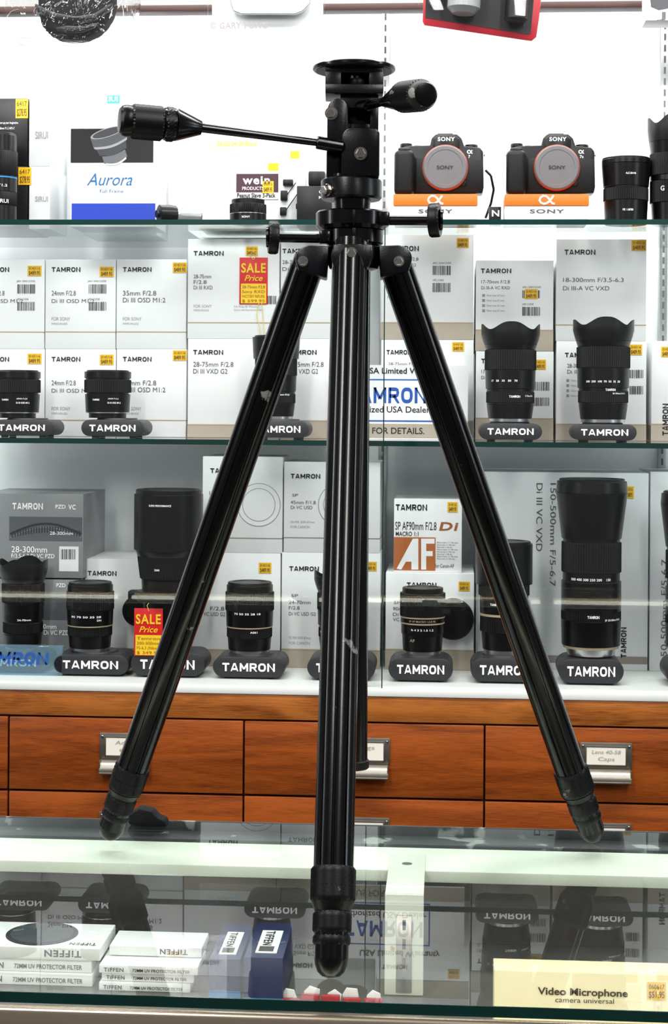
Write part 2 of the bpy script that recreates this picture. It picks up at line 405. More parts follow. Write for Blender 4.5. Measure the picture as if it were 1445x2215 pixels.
# ---------------------------------------------------------------- cartons
def sticker(par,x0,y0,x1,y1,Y,txt=('0143116','$489.95')):
    b=MB(); b.rect(x0,y0,x1,y1,Y,'yellow',.0009); h=(y1-y0)
    if txt:
        b.ptext(txt[0],x0+3,y0+h*.12,x1-3,y0+h*.38,Y,'brownink',0,.0013)
        b.ptext(txt[1],x0+3,y0+h*.52,x1-3,y0+h*.88,Y,'brownink',.01,.0013)
    b.build('price_sticker',par,label='small yellow handwritten price sticker')
def carton(x0,y0,x1,y1,Y,dep,zb,label,texts=(),band=None,stk=(),bars=(),group='camera lens cartons',body='carton',extra=None,name='lens_box',cat='box'):
    xm=(x0+x1)/2;ym=(y0+y1)/2
    A=PY(x0,ym,Y).x;B=PY(x1,ym,Y).x;T=PY(xm,y0,Y).z
    if zb is None: zb=PY(xm,y1,Y).z
    b=MB(); b.box((A,Y,zb+.0002),(B,Y+dep,T),body,.0008)
    if band:
        by,mk,full=band
        zc=PY(xm,by,Y).z
        lo=zb+.0006 if full else zc-.0018
        e=.0003
        b.add([(A-e,Y-e,lo),(B+e,Y-e,lo),(B+e,Y-e,zc),(A-e,Y-e,zc),(A-e,Y+dep,lo),(A-e,Y+dep,zc),(B+e,Y+dep,lo),(B+e,Y+dep,zc)],[(0,1,2,3),(4,0,3,5),(1,6,7,2)],mk)
        if full: b.rect(x0,by-3,x1,by,Y,'goldline',.0005)
    for t in texts:
        s,a,c,d,e2=t[:5]; b.ptext(s,a,c,d,e2,Y,t[5] if len(t)>5 else 'inkgrey',t[6] if len(t)>6 else 0)
    for q in bars: b.bars(*q,Y)
    if extra: extra(b,Y)
    ob=b.build(name,origin=((A+B)/2,Y+dep/2,zb),label=label,cat=cat,group=group)
    for q in stk:
        if q[0]>=x0-2: sticker(ob,*q[:4],Y,q[4] if len(q)>4 else ('0143116','$489.95'))
    return T
Yb=2.83
def smallcol(x0,x1,l1,stk):
    tx=x0+14
    def low(y): 
        return [("TAMRON",tx,y+17,tx+62,y+27,'ink',.03),(l1,tx,y+68,tx+(72 if x0>240 else 52),y+78,'inkgrey'),("Di III OSD M1:2",tx,y+(83 if x0>240 else 86),tx+92,y+(93 if x0>240 else 94),'inkgrey'),("FOR SONY",tx,y+125,tx+40,y+132,'inklight'),("MIRRORLESS",tx,y+137,tx+34,y+141,'inklight')]
    T=carton(x0,755,x1,945,Yb,.15,Z2,'small white prime lens carton with thin gold line',low(755),(908,'goldline',False),[(stk[0],stk[1]+190,stk[0]+30,stk[1]+212)])
    bars=[(x1-58,615,x1-20,635),(x1-58,653,x1-20,672)] if x0<240 else []
    carton(x0,561,x1,753,Yb,.15,T,'small white prime lens carton with thin gold line',low(561)+([("JAN / EAN CODE",x1-60,606,x1-20,610,'inkgrey'),("UPC CODE",x1-60,645,x1-34,649,'inkgrey')] if bars else []),(717,'goldline',False),[(stk[0],stk[1],stk[0]+30,stk[1]+22)],bars)
smallcol(-56,96,"20mm F/2.8",(60,575)); smallcol(98,250,"24mm F/2.8",(216,577)); smallcol(252,403,"35mm F/2.8",(374,568))
Yd=2.82
T=carton(406,733,604,948,Yd,.16,Z2,'large white zoom lens carton with tan lower band',[("TAMRON",418,757,483,767,'ink',.03),("28-75mm F/2.8",418,783,505,793),("Di III VXD G2",418,798,492,808)],(921,'tan',True))
carton(406,517,604,731,Yd,.16,T,'large white zoom lens carton with thin gold line',[("TAMRON",419,543,484,553,'ink',.03),("28-75mm",419,594,457,602),("F/2.8",419,606,447,614),("Di III RXD",419,618,460,626),("FOR SONY",419,659,458,665,'inklight'),("MIRRORLESS",419,669,452,673,'inklight'),("CA Prop 65 Warning",506,661,560,665,'inklight'),("Cancer and Reproductive Harm",506,668,570,672,'inklight')],(697,'goldline',False),[(532,533,558,553)],[(565,640,598,658)])
T=carton(607,733,716,948,Yd,.16,Z2,'white zoom lens carton behind the tripod',[("TAMRON",620,757,685,767,'ink',.03),("28-75mm F/2.8",620,783,700,793),("Di III VXD G2",620,798,688,808)],(912,'tan',True))
carton(607,517,716,731,Yd,.16,T,'white zoom lens carton behind the tripod',[("TAMRON",611,538,676,548,'ink',.03),("28-75mm",611,563,655,571),("Di III",611,578,640,586),("RXD",660,578,690,586)],(697,'goldline',False))
T=carton(824,735,1024,952,Yb,.16,Z2,'white lens carton with taupe lower band and price sticker',[("TAMRON",836,757,890,767,'ink',.03),("28-75mm F/2.8",840,784,905,790)],(912,'taupe',True),[(978,740,1004,760)])
carton(824,508,1024,733,Yb,.16,T,'white lens carton with taupe lower band and price sticker',[("TAMRON",840,532,906,543,'ink',.03),("28-75mm F/2.8",838,557,905,564),("Di III VXD G2",838,570,900,576),("JAN / EAN CODE",936,567,976,571),("UPC CODE",936,604,960,608),("FOR SONY",838,640,880,646,'inklight')],(700,'tan',True),[(988,515,1014,536)],[(936,575,975,595),(936,612,975,632)])
def ic(b,Y,x,y0,n):
    for i in range(n):
        b.rect(x,y0+i*11,x+6,y0+i*11+6,Y,'inklight'); b.ptext("Filter size 67 mm",x+10,y0+i*11+1,x+48,y0+i*11+5,Y,'inklight')
T=carton(1029,760,1197,955,Yb,.16,Z2,'white superzoom lens carton with barcode',[("TAMRON",1041,776,1106,786,'ink',.03),("17-70mm F/2.8",1041,800,1100,807),("Di III-A VC RXD",1041,813,1100,820)],(907,'tan',True),[(1155,778,1181,799)],[(1155,826,1188,845),(1155,860,1188,878)])
carton(1029,563,1197,757,Yb,.16,T,'white superzoom lens carton with barcode',[("TAMRON",1040,581,1106,591,'ink',.03),("17-70mm F/2.8",1041,606,1103,613),("Di III-A VC RXD",1041,619,1103,626),("JAN / EAN CODE",1130,619,1170,623),("UPC CODE",1130,656,1154,660)],(716,'tan',True),[(1135,625,1163,647)],[(1130,628,1168,645),(1130,664,1168,683)],extra=lambda b,Y: ic(b,Y,1043,636,4))
T=carton(1203,738,1398,958,Yb,.17,Z2,'white superzoom lens carton with gold line',[("TAMRON",1222,763,1285,773,'ink',.03),("28-300mm",1227,787,1270,795),("Di III",1227,800,1250,808)],(920,'tan',True),[(1362,745,1389,768)],[(1362,800,1392,818),(1362,835,1392,853)],extra=lambda b,Y: ic(b,Y,1225,820,4))
carton(1203,517,1398,736,Yb,.17,T,'white superzoom lens carton with gold line',[("TAMRON",1221,540,1288,551,'ink',.03),("18-300mm F/3.5-6.3",1218,601,1349,610),("Di III-A VC VXD",1218,619,1318,628)],(702,'goldline',False),[(1366,519,1398,543)])
carton(1409,738,1560,958,Yb,.17,Z2,'white lens carton with vertical lettering',[],(920,'tan',True),[(1430,750,1458,772)],extra=lambda b,Y: b.vtext("TAMRON",1433,873,1446,942,Y,'ink',.03,up=True))
Ys=2.80
b=MB(); A=PY(735,860,Ys).x;B=PY(1012,860,Ys).x; b.box((A,Ys,Z2+.0002),(B,Ys+.002,PY(900,790,Ys).z),'carton')
b.ptext("USA Limited Warranty",787,796,960,808,Ys,'ink',.015); b.rect(742,820,938,912,Ys,'signblue',.0004); b.rect(745,823,935,909,Ys,'white',.0006)
b.ptext("TAMRON",752,838,922,872,Ys,'signblue',.035,.0009); b.rect(736,917,1011,947,Ys,'tan',.0005)
b.ptext("Authorized USA Dealer",742,879,930,892,Ys,'ink',.01,.0009); b.ptext("SEE US FOR DETAILS.",745,925,918,938,Ys,'ink',.01,.0009)
b.build('dealer_sign',origin=((A+B)/2,Ys,Z2),label='white and blue dealer sign leaning against lens cartons',cat='sign')
# ------------- shelf 3 boxes
Yc=2.83
zg=PY(80,1250,2.8).z
def greybox(b,Y):
    b.rect(20,1118,178,1170,Y,'boxmid')
    b.stroke([(i/16,.15+.7*math.sin(math.pi*i/16)) for i in range(17)],22,1128,176,1160,Y,5,'boxgreydark',.0006)
    b.stroke([(i/16,.15+.7*math.sin(math.pi*i/16)) for i in range(17)],22,1136,176,1168,Y,2,'silver',.0007)
    for i in range(26): b.rect(26+i*5.8,1145-10*math.sin(math.pi*i/26)+4,28.5+i*5.8,1158-10*math.sin(math.pi*i/26)+4,Y,'boxgreydark',.0008)
    b.ptext("28-300mm",108,1150,158,1157,Y,'inkwhite',0,.001); b.rect(128,1182,170,1236,Y,'white',.0005)
carton(-40,1068,180,1250,2.80,.18,zg,'glossy grey lens carton with lens picture',[("TAMRON",27,1088,93,1102,'inkwhite',.03),("PZD",120,1092,142,1100,'inkwhite',.02),("VC",148,1092,164,1102,'inkwhite',.03),("28-300mm",25,1182,102,1195,'inkwhite'),("F/3.5-6.3 Di VC PZD",25,1198,118,1207,'inkwhite')],None,[],[(132,1188,165,1210)],body='boxgrey',extra=greybox)
carton(-40,1253,172,1440,2.80,.18,Z3,'glossy grey lens carton with lens picture',[("PZD",122,1262,142,1270,'inkwhite',.02),("28-300mm",60,1350,122,1360,'inkwhite'),("F/3.5-6.3 Di VC PZD",50,1363,150,1373,'inkwhite')],None,body='boxgrey',extra=lambda b,Y:b.rect(20,1290,170,1340,Y,'boxmid'))
carton(182,1210,398,1445,Yc,.17,Z3,'white lens carton behind the display lenses',[("TAMRON",190,1235,252,1245,'ink',.03)],(1405,'tan',True),[])
def ring(b,Y,cx,cy,r):
    n=48; 
    for rr,mk,of in ((r,'inklight',.0005),(r-1.5,'carton',.0007),(r-11,'inklight',.0009),(r-12.5,'carton',.0011)):
        b.ppoly([(cx+rr*math.cos(2*math.pi*i/n),cy-rr*math.sin(2*math.pi*i/n)) for i in range(n)],Y,mk,of)
T=carton(402,1196,606,1440,Yc,.17,Z3,'white lens carton behind the display lenses',[("F/2.8",455,1312,485,1320),("Di VC USD G2",430,1324,487,1332)],(1408,'tan',True),[(560,1217,587,1240)])
carton(438,988,611,1193,Yc,.16,T,'white lens carton printed with a ring outline',[("TAMRON",455,1013,520,1023,'ink',.03),("150",453,1062,470,1070)],(1163,'taupe',False),extra=lambda b,Y:ring(b,Y,560,1092,47))
T=carton(609,1196,822,1440,Yc,.17,Z3,'white lens carton behind the display lenses',[("TAMRON",626,1225,690,1235,'ink',.03),("SP",630,1285,645,1291),("24-70mm",625,1299,672,1306),("F/2.8",625,1311,648,1318),("Di VC USD G2",625,1324,683,1331),("FILTER SIZE 82mm",625,1377,672,1382,'inklight'),("FOR CANON",625,1388,670,1394,'inklight')],(1408,'tan',True),[(790,1215,815,1235)])
carton(614,1000,822,1193,Yc,.16,T,'white lens carton printed with a ring outline',[("TAMRON",629,1025,693,1035,'ink',.03),("SP",632,1068,645,1074),("45mm F/1.8",629,1083,683,1090),("Di VC USD",629,1094,676,1101),("FILTER SIZE 67mm",629,1127,680,1131,'inklight'),("FOR CANON",629,1137,670,1142,'inklight')],(1163,'taupe',False),extra=lambda b,Y:ring(b,Y,735,1092,47))
T=carton(834,1240,1025,1446,Yc,.17,Z3,'white lens carton under the gold macro lens box',[("TAMRON",880,1260,944,1270,'ink',.03),("SP",852,1300,866,1306),("90mm",850,1313,880,1320),("Di",850,1325,862,1332),("VC",850,1336,864,1343)],(1408,'tan',True),[(992,1258,1016,1278)])
def af(b,Y):
    b.rect(852,1162,942,1234,Y,'rust',.0005)
    b.ppoly([(858,1230),(893,1165),(905,1165),(905,1232),(890,1232),(890,1215),(878,1215),(868,1232)],Y,'white',.0008)
    b.ppoly([(911,1165),(940,1165),(940,1176),(922,1176),(922,1192),(936,1192),(936,1203),(922,1203),(922,1232),(911,1232)],Y,'white',.0008)
    b.ptext("Di",950,1130,988,1147,Y,'rusttext',.05,slant=.25)
    for i in range(8): b.ptext("Macro lens 1:1 life size",945,1172+i*5,990-(i%3)*6,1175+i*5,Y,'inkgrey')
carton(852,1080,999,1236,2.84,.14,T,'white and rust macro lens carton stacked on another box',[("TAMRON",856,1091,924,1104,'ink',.04),("SP AF90mm F/2.8",855,1129,944,1146,'ink',.0),("MACRO 1:1",856,1150,905,1159,'ink',.01),("for Canon-AF",941,1220,982,1228,'ink')],None,[(968,1086,990,1108)],[],extra=af)
def big(b,Y):
    b.vtext("150-500mm F/5-6.7",1190,1045,1202,1268,Y,'inkgrey'); b.vtext("Di III VC VXD",1160,1045,1173,1192,Y,'inkgrey')
    b.vtext("TAMRON",1343,1357,1355,1423,Y,'ink',.03,up=True)
    b.rect(1031,1418,1400,1434,Y,'taupe')
carton(1030,1022,1402,1452,2.86,.17,Z3,'large pale grey telephoto lens carton lying on its side',[],None,[(1355,1052,1371,1078)],body='carton_cool',extra=big)
carton(1406,1022,1700,1452,2.86,.17,Z3,'large pale grey telephoto lens carton lying on its side',[],None,[],body='carton_cool',extra=lambda b,Y:b.vtext("150-500mm F/5-6.7",1430,1210,1443,1430,Y,'inkgrey',0,up=True))
b=MB(); Yl=2.70; A=PY(-90,1420,Yl).x;B=PY(135,1420,Yl).x; b.box((A,Yl,Z3+.0003),(B,Yl+.015,PY(60,1397,Yl).z),'paleacrylic',.001); b.ptext("TAMRON",-58,1410,103,1436,Yl,'signblue',.035,.0009,.12)
b.build('logo_block',origin=((A+B)/2,Yl,Z3),label='pale blue acrylic block with maker name',cat='sign')
# ---------------------------------------------------------------- stands & lenses
def stand(px0,px1,ytop,Y,zs):
    pm=(px0+px1)/2; A=PY(px0,ytop+20,Y).x;B=PY(px1,ytop+20,Y).x; T=PY(pm,ytop,Y).z
    h=T-zs-.003; w=B-A; r=h*.49; c=(A+B)/2
    pts=[]
    for (cx,a0) in ((B-r,-90),(A+r,90)):
        for i in range(13):
            a=math.radians(a0+180*i/12); pts.append((cx+r*math.cos(a)*1.0,zs+.003+h/2+ (h/2)*math.sin(a)))
    b=MB(); b.prism(pts,.08,'stand',XZ(Y),.0022)
    b.lathe([(min(w*.33,.038),0),(min(w*.31,.036),.0035)],Matrix.Translation((c,Y+.04,T-.001)),'stand',40)
    tw=w*.73; b.text("TAMRON",Vector((c-tw/2,Y-.0009,zs+.003+h*.30)),Vector((1,0,0)),U0,h*.40,'inkwhite',tw,.035)
    st=b.build('display_stand',origin=(c,Y+.04,zs),label='grey rounded lens display stand with white maker name',cat='display stand',group='lens display stands')
    for sx in (-.3,.3):
        for dy in (.015,.065):
            f=MB(); f.lathe([(.006,0),(.006,.0035)],Matrix.Translation((c+w*sx,Y+dy,zs+.0002)),'standfoot',16); f.build('foot',st)
    return c,Y+.04,T+.0027
def hood(b,C,r0,r1,z0,z1,cut,seg=96,ph=0):
    th=.0012; vo=[];fs=[]
    rowsn=6
    for layer,dr in ((0,0),(1,-th)):
        for j in range(rowsn+1):
            for i in range(seg):
                a=2*math.pi*i/seg; sn=abs(math.sin(2*(a+ph))); top=z1-cut*(z1-z0)*sn**3-.05*(z1-z0)*(1-sn)*(math.cos(a+ph)**2)*2
                z=z0+(top-z0)*j/rowsn; t=max(0,(z-z0)/(z1-z0)); r=(r0+(r1-r0)*min(1,t*2.2)**.8)+dr
                vo.append((C.x+r*math.cos(a),C.y+r*math.sin(a),z))
    n=(rowsn+1)*seg
    for j in range(rowsn):
        for i in range(seg):
            k=(i+1)%seg; fs.append((j*seg+i,j*seg+k,(j+1)*seg+k,(j+1)*seg+i)); fs.append((n+j*seg+i,n+(j+1)*seg+i,n+(j+1)*seg+k,n+j*seg+k))
    for i in range(seg):
        k=(i+1)%seg; j=rowsn; fs.append((j*seg+i,j*seg+k,n+j*seg+k,n+j*seg+i))
    b.add(vo,fs,'hoodblack',True)
def lens(c,y,z,w,ytop,segs,label,texts=(),group='display camera lenses'):
    C=Vector((c,y,z)); s=y/F; R=w/2*s
    d=C-CAM; D=d.dot(V); pyx=CX+F*d.dot(RR)/D
    T=PY(pyx,ytop,y).z; H=T-z
    e=empty('camera_lens',C,label,'camera lens',group)
    bb=MB(); M=Matrix.Translation(C)
    bb.lathe([(R*.57,.001),(R*.57,H*.75)],M,'lensblack',24)
    for (h0,h1,a,b2,k) in segs:
        z0=h0*H;z1=h1*H;r0=a*R;r1=b2*R; ch=min(.0006,(z1-z0)*.2)
        if k=='s': bb.lathe([(r0-ch,z0),(r0,z0+ch),(r1,z1-ch),(r1-ch,z1)],M,'lensblack',56)
        elif k=='m': bb.lathe([(r0,z0),(r1,z1+.0005)],M,'silver',48)
        elif k in('g','w','r','o','b'):
            q=MB(); q.lathe([(r0,z0),(r1,z1)],M,{'g':'goldline','w':'silver','r':'redring','o':'orange','b':'skyblue'}[k],56); q.build('accent_ring',e,label='thin coloured accent ring')
        elif k=='k':
            q=MB(); q.lathe([(r0*.985,z0),(r0,z0+ch),(r1,z1-ch),(r1*.985,z1)],M,'lensrib',140,False,.028); q.build('zoom_ring',e,label='ribbed black rubber grip ring')
        elif k=='hood':
            q=MB(); hood(q,C,r0,r1,z+z0,z+z1,.34,ph=0); q.build('lens_hood',e,label='black petal-shaped lens hood')
            q=MB(); q.lathe([(r0*.93,z0),(r0*.93,z0+.004)],M,'lensglass',40); q.build('front_element',e,label='dark glass front element')
        elif k=='cap':
            q=MB(); q.lathe([(r0,z0),(r0,z1-.001),(r0*.97,z1),(r0*.8,z1),(r0*.78,z1-.001)],M,'hoodblack',48); q.build('lens_cap',e)
        elif k=='collar':
            q=MB(); q.lathe([(r0,z0),(r1,z1)],M,'hoodblack',48)
            q.box((C.x-R*1.15,C.y-.012,z+z0),(C.x-R*.8,C.y+.012,z+z1),'hoodblack',.003); q.build('tripod_collar',e)
    for (t,hf,cap,rf,wf,mk,a0) in texts:
        bb.ctext(t,C,rf*R+.0004,z+hf*H,cap*s,mk,wf*s,.01,a0)
    bb.build('barrel',e)
    return e
PR=[(0,.10,.80,.80,'s'),(.10,.12,.93,.93,'w'),(.12,.50,.93,.97,'s'),(.50,.53,.9,.9,'s'),(.53,.80,1,1,'k'),(.80,.83,.94,.94,'s'),(.83,.97,1,1,'s'),(.97,1,.9,.88,'cap')]
ZM=[(0,.03,.72,.72,'m'),(.03,.17,.74,.80,'s'),(.17,.19,.8,.8,'s'),(.19,.30,.82,.82,'k'),(.30,.33,.80,.80,'s'),(.33,.52,.84,.86,'s'),(.52,.72,.88,.88,'k'),(.72,.78,.84,.90,'s'),(.78,1.0,.90,1.0,'hood')]
SHORTZ=[(0,.04,.8,.8,'m'),(.04,.22,.86,.9,'s'),(.22,.36,.93,.93,'k'),(.36,.375,.95,.95,'g'),(.375,.60,.95,.97,'s'),(.60,.86,1,1,'k'),(.86,.96,.95,.95,'s'),(.96,1,.9,.88,'cap')]
YS=2.70
def unit(sp0,sp1,syt,lpx,lw,ltop,segs,label,texts=(),zs=None,Yst=YS):
    c,y,z=stand(sp0,sp1,syt,Yst,zs)
    lc=PY(lpx,(ltop+syt)/2,y).x
    return lens(lc,y,z,lw,ltop,segs,label,texts)
tp=[("TAMRON",.36,4,.95,17,'inkwhite',-.35),("35mm F/2.8",.39,3.5,.95,24,'inkwhite',.45),("Di III OSD M1:2",.30,3.5,.95,30,'inkwhite',.5)]
unit(-22,116,908,38,100,801,PR,'short black prime lens on a grey display stand',tp,zs=Z2)
unit(175,312,908,233,102,801,PR,'short black prime lens on a grey display stand',tp,zs=Z2)
unit(535,668,910,597,104,726,ZM[:-2]+[(.72,.98,.95,1,'s'),(.98,1,.9,.88,'cap')],'black zoom lens with ribbed rings on a display stand',[("28-75mm F/2.8",.28,3.5,.85,36,'inkwhite',.4),("TAMRON",.28,4,.85,17,'inkwhite',-.5)],zs=Z2)
unit(1036,1173,916,1104,126,698,ZM,'black zoom lens with petal hood on a display stand',[("TAMRON",.24,5,.82,24,'inkwhite',.15),("17   28   35   50   70",.40,4,.87,60,'inkwhite',-.3),("17-70mm F/2.8",.25,3.5,.82,24,'inkwhite',.85)],zs=Z2)
unit(1238,1378,918,1305,130,688,ZM,'large black superzoom lens with petal hood on a stand',[("TAMRON",.30,5,.84,22,'inkwhite',.2),("300  200  100  70  50  35  28",.38,4,.87,76,'inkwhite',-.1),("28-300mm F/4-7.1",.27,3,.82,34,'inkwhite',.6)],zs=Z2)
unit(114,278,1416,195,104,1258,SHORTZ,'black zoom lens with ribbed rings on a display stand',[("85 70 50 35 28",.50,4,.97,70,'inkwhite',0),("DN",.45,4,.97,10,'inkwhite',.6)],zs=Z3)
TL=[(0,.04,.62,.62,'m'),(.04,.30,.66,.72,'s'),(.30,.36,.9,.9,'collar'),(.36,.44,.76,.78,'s'),(.44,.58,.82,.9,'k'),(.58,.62,.9,.96,'s'),(.62,.97,1,1,'s'),(.97,1,.95,.93,'cap')]
unit(282,443,1412,364,150,1058,TL,'large black telephoto lens with wide hood on stand',[("200",.50,4,.92,12,'inkwhite',-.2),("SUPER PERFORMANCE",.90,4,1,50,'inkwhite',-.1)],zs=Z3)
unit(460,616,1421,540,106,1258,SHORTZ,'black zoom lens with ribbed rings on a display stand',[("70 50 35 28 18",.56,4,.97,60,'inkwhite',0),("A061",.3,4,.93,16,'inkwhite',.3)],zs=Z3)
unit(664,812,1421,735,112,1232,ZM,'black zoom lens with petal hood behind the tripod leg',[("TAMRON",.24,5,.82,24,'inkwhite',-.8)],zs=Z3)
MAC=[(0,.05,.8,.8,'m'),(.05,.30,.86,.9,'s'),(.30,.32,.93,.93,'s'),(.32,.46,.94,.94,'s'),(.46,.48,.97,.97,'g'),(.48,.55,.97,.97,'s'),(.55,.57,.98,.98,'g'),(.57,.92,1,1,'k'),(.92,1,.9,.88,'cap')]
unit(840,980,1424,914,98,1270,MAC,'black macro lens with gold rings on display stand',[("SP AF MACRO 1:2.8 90",.5,4,.97,60,'goldline',0),("ft 4 3 2 1.5 1.2",.37,4,.94,50,'inkwhite',0),("AF",.2,6,.9,12,'goldline',-.5)],zs=Z3)
unit(1018,1166,1424,1090,122,1170,[(0,.04,.7,.7,'m'),(.04,.2,.74,.78,'s'),(.2,.34,.84,.84,'k'),(.34,.36,.85,.85,'g'),(.36,.52,.84,.86,'s'),(.52,.62,.9,.9,'k'),(.62,.98,1,1,'s'),(.98,1,.93,.9,'cap')],'black telephoto lens with cylindrical hood on stand',[("TAMRON",.44,5,.86,22,'inkwhite',-.4)],zs=Z3)
BIG=[(0,.04,.66,.7,'m'),(.04,.055,.78,.8,'g'),(.055,.20,.82,.84,'s'),(.20,.25,.84,.84,'k'),(.25,.37,.84,.84,'s'),(.37,.42,.84,.84,'s'),(.42,.47,.8,.8,'s'),(.47,.64,.84,.84,'k'),(.64,.66,.80,.80,'s'),(.66,.92,.84,1,'s'),(.92,.985,1,.98,'s'),(.985,1,.92,.9,'cap')]
unit(1208,1350,1426,1279,152,1035,BIG,'tall black telephoto zoom lens with flared hood',[("TAMRON",.22,6,.84,25,'inkwhite',0),("500 400 300 250 200    150",.43,5,.80,90,'inkwhite',-.1),("SP 150-500mm F/5-6.3",.205,4,.84,46,'inkwhite',.75)],zs=Z3)
unit(1440,1590,1430,1500,140,1062,BIG,'tall black telephoto zoom lens with flared hood',zs=Z3)
unit(-60,100,1392+22,50,106,1206,ZM,'black zoom lens with petal hood beside grey cartons',[("24-70mm",.33,4,.85,30,'inkwhite',.3)],zs=Z3,Yst=2.718)
for (cx,cy,r,Y) in ((980,1340,45,2.805),(297,1322,34,2.795)):
    b=MB(); p=PY(cx,cy,Y); M,_=axM((p.x,Y+.012,p.z),(p.x,Y,p.z)); rr=m2(r,Y)
    b.lathe([(rr*.98,0),(rr,.002),(rr,.010),(rr*.95,.012),(rr*.8,.012),(rr*.78,.0105)],M,'hoodblack',48)
    b.build('lens_mount_cap',origin=(p.x,Y,p.z-rr),label='round black lens hood or cap resting behind a lens',cat='lens cap',group='loose lens caps')
def sale(x0,y0,x1,y1,Y,txt,st,extra=()):
    b=MB(); A=PY(x0,(y0+y1)/2,Y);B=PY(x1,(y0+y1)/2,Y);T=PY((x0+x1)/2,y0,Y).z;D=PY((x0+x1)/2,y1,Y).z
    b.box((A.x,Y,D),(B.x,Y+.0012,T),'saletop',.0005); h=y1-y0;w=x1-x0
    b.rect(x0+3,y0+h*.56,x1-3,y1-2,Y,'salelow')
    b.ptext("SALE",x0+4,y0+h*.13,x1-4,y0+h*.32,Y,'salelow',.03,.0009); b.ptext("Price",x0+w*.18,y0+h*.38,x1-w*.2,y0+h*.5,Y,'salelow',.01,.0009,.35)
    for i,t in enumerate(txt): b.ptext(t,x0+6,y0+h*(.60+.1*i),x1-6,y0+h*(.66+.1*i),Y,'rusttext',.0,.0009)
    ob=b.build('sale_tag',origin=(A.x,Y,D),label='red and yellow handwritten sale price tag',cat='price tag',group='sale tags')
    for pts in [st]+list(extra):
        q=MB()
        for i in range(len(pts)-1): q.cyl(PY(*pts[i],Y-.001),PY(*pts[i+1],Y-.001),.0006,'string',seg=8)
        q.build('string',ob)
sale(518,557,579,658,2.8182,["28-75mm F2.8","Sony RXD","FACTORY REFURB.","$ 599.95"],[(548,562),(540,552),(548,543),(556,551),(549,562)],[[(560,656),(555,680),(560,700),(564,724)],[(566,656),(569,685),(570,705),(572,724)]])
sale(290,1316,352,1419,2.6975,["Tamron","200-500mm","F5-6.3 (Nikon)","$ 349.95"],[(322,1322),(318,1310),(325,1300)])
# ---------------------------------------------------------------- shelf 1 things
G1='boxes on the top glass shelf'
T=carton(-60,360,60,478,2.80,.15,Z1,'black lens carton with pale side',[],None,[(40,362,68,400,('6417','$278.95'))],group=G1,body='boxblack')
carton(-60,213,60,358,2.80,.15,T,'black lens carton with pale side',[("Turn up your imagination.",-2,263,40,268,'inkwhite'),("50mm F1.2 APS-C",-2,275,32,280,'inkwhite')],None,[(34,214,61,256,('6417','$278.95'))],group=G1,body='boxblack')
T=carton(63,360,108,478,2.80,.13,Z1,'white lens carton edge with grey lettering',[],group=G1,body='carton_cool',extra=lambda b,Y:b.ptext("SIRUI",76,425,104,436,Y,'inklight',.02))
carton(63,215,108,358,2.80,.13,T,'white lens carton edge with grey lettering',[],group=G1,body='carton_cool',extra=lambda b,Y:b.ptext("SIRUI",76,285,104,300,Y,'inklight',.02))
def aur(b,Y):
    b.rect(153,278,332,352,Y,'boxblack'); b.rect(155,440,336,480,Y,'blue')
    cx,cy=240,312; a=-.30
    def rot(x,y): return (cx+x*math.cos(a)-y*math.sin(a), cy+ (x*math.sin(a)+y*math.cos(a)))
    def band(y0,y1,w0,w1,mk,of): 
        n=12; top=[rot(-w0+2*w0*i/n, y0+8*math.sin(math.pi*i/n)*.8) for i in range(n+1)]; bot=[rot(w1-2*w1*i/n, y1+8*math.sin(math.pi*i/n)*.8) for i in range(n+1)]
        b.ppoly((top+bot)[::-1],Y,mk,of)
    band(-26,-4,38,38,'boxmid',.0008); band(-4,1,38,36,'inklight',.0009); band(1,18,34,30,'boxgreydark',.0008); band(18,36,26,26,'boxmid',.0008); band(36,40,23,23,'silver',.0009)
    for i in range(5): band(-22+i*3.5,-20.5+i*3.5,37,37,'boxgreydark',.0010)
    n=24; b.ppoly([rot(38*math.cos(2*math.pi*i/n),-26-10*math.sin(2*math.pi*i/n)) for i in range(n)],Y,'boxgrey',.0011)
    b.ppoly([rot(33*math.cos(2*math.pi*i/n),-26-8*math.sin(2*math.pi*i/n)) for i in range(n)],Y,'boxgreydark',.0012)
    b.ptext("Full Frame",216,410,267,417,Y,'scriptblue')
    b.ptext("Aurora",188,375,285,401,Y,'scriptblue',.0,.0008,.3)
carton(153,278,338,478,2.77,.10,Z1,'white, black and blue lens carton with script lettering',group=G1,extra=aur)
carton(182,205,340,478,2.90,.12,Z1,'tall white carton with small blue logo tab',group=G1,body='carton_cool',extra=lambda b,Y:(b.rect(232,206,259,224,Y-.001,'skyblue'),b.ptext("IUI",236,209,255,219,Y-.001,'inkwhite',.02,.0009)))
def faint(b,Y):
    b.rect(452,303,560,321,Y,'creampale'); b.ptext("26-02-34-00 Black",470,306,556,316,Y,'salelow',.0,.0009)
    for i in range(5): b.ptext("Nifty fifty portrait",588,350+i*12,645,355+i*12,Y,'inklight')
    b.ppoly([(468,367),(475,367),(478,361),(490,361),(493,367),(500,367),(500,380),(468,380)][::-1],Y,'skypale',.0008)
carton(436,300,660,478,2.93,.1,Z1,'white carton with yellow strip and blue camera icon',[],None,[(628,327,648,343,None)],group=G1,body='carton_cool',extra=faint)
def lens1(px,w,ytop,segs,label,texts=(),Y=2.74): return lens(PY(px,400,Y).x,Y,Z1+.0003,w,ytop,segs,label,texts)
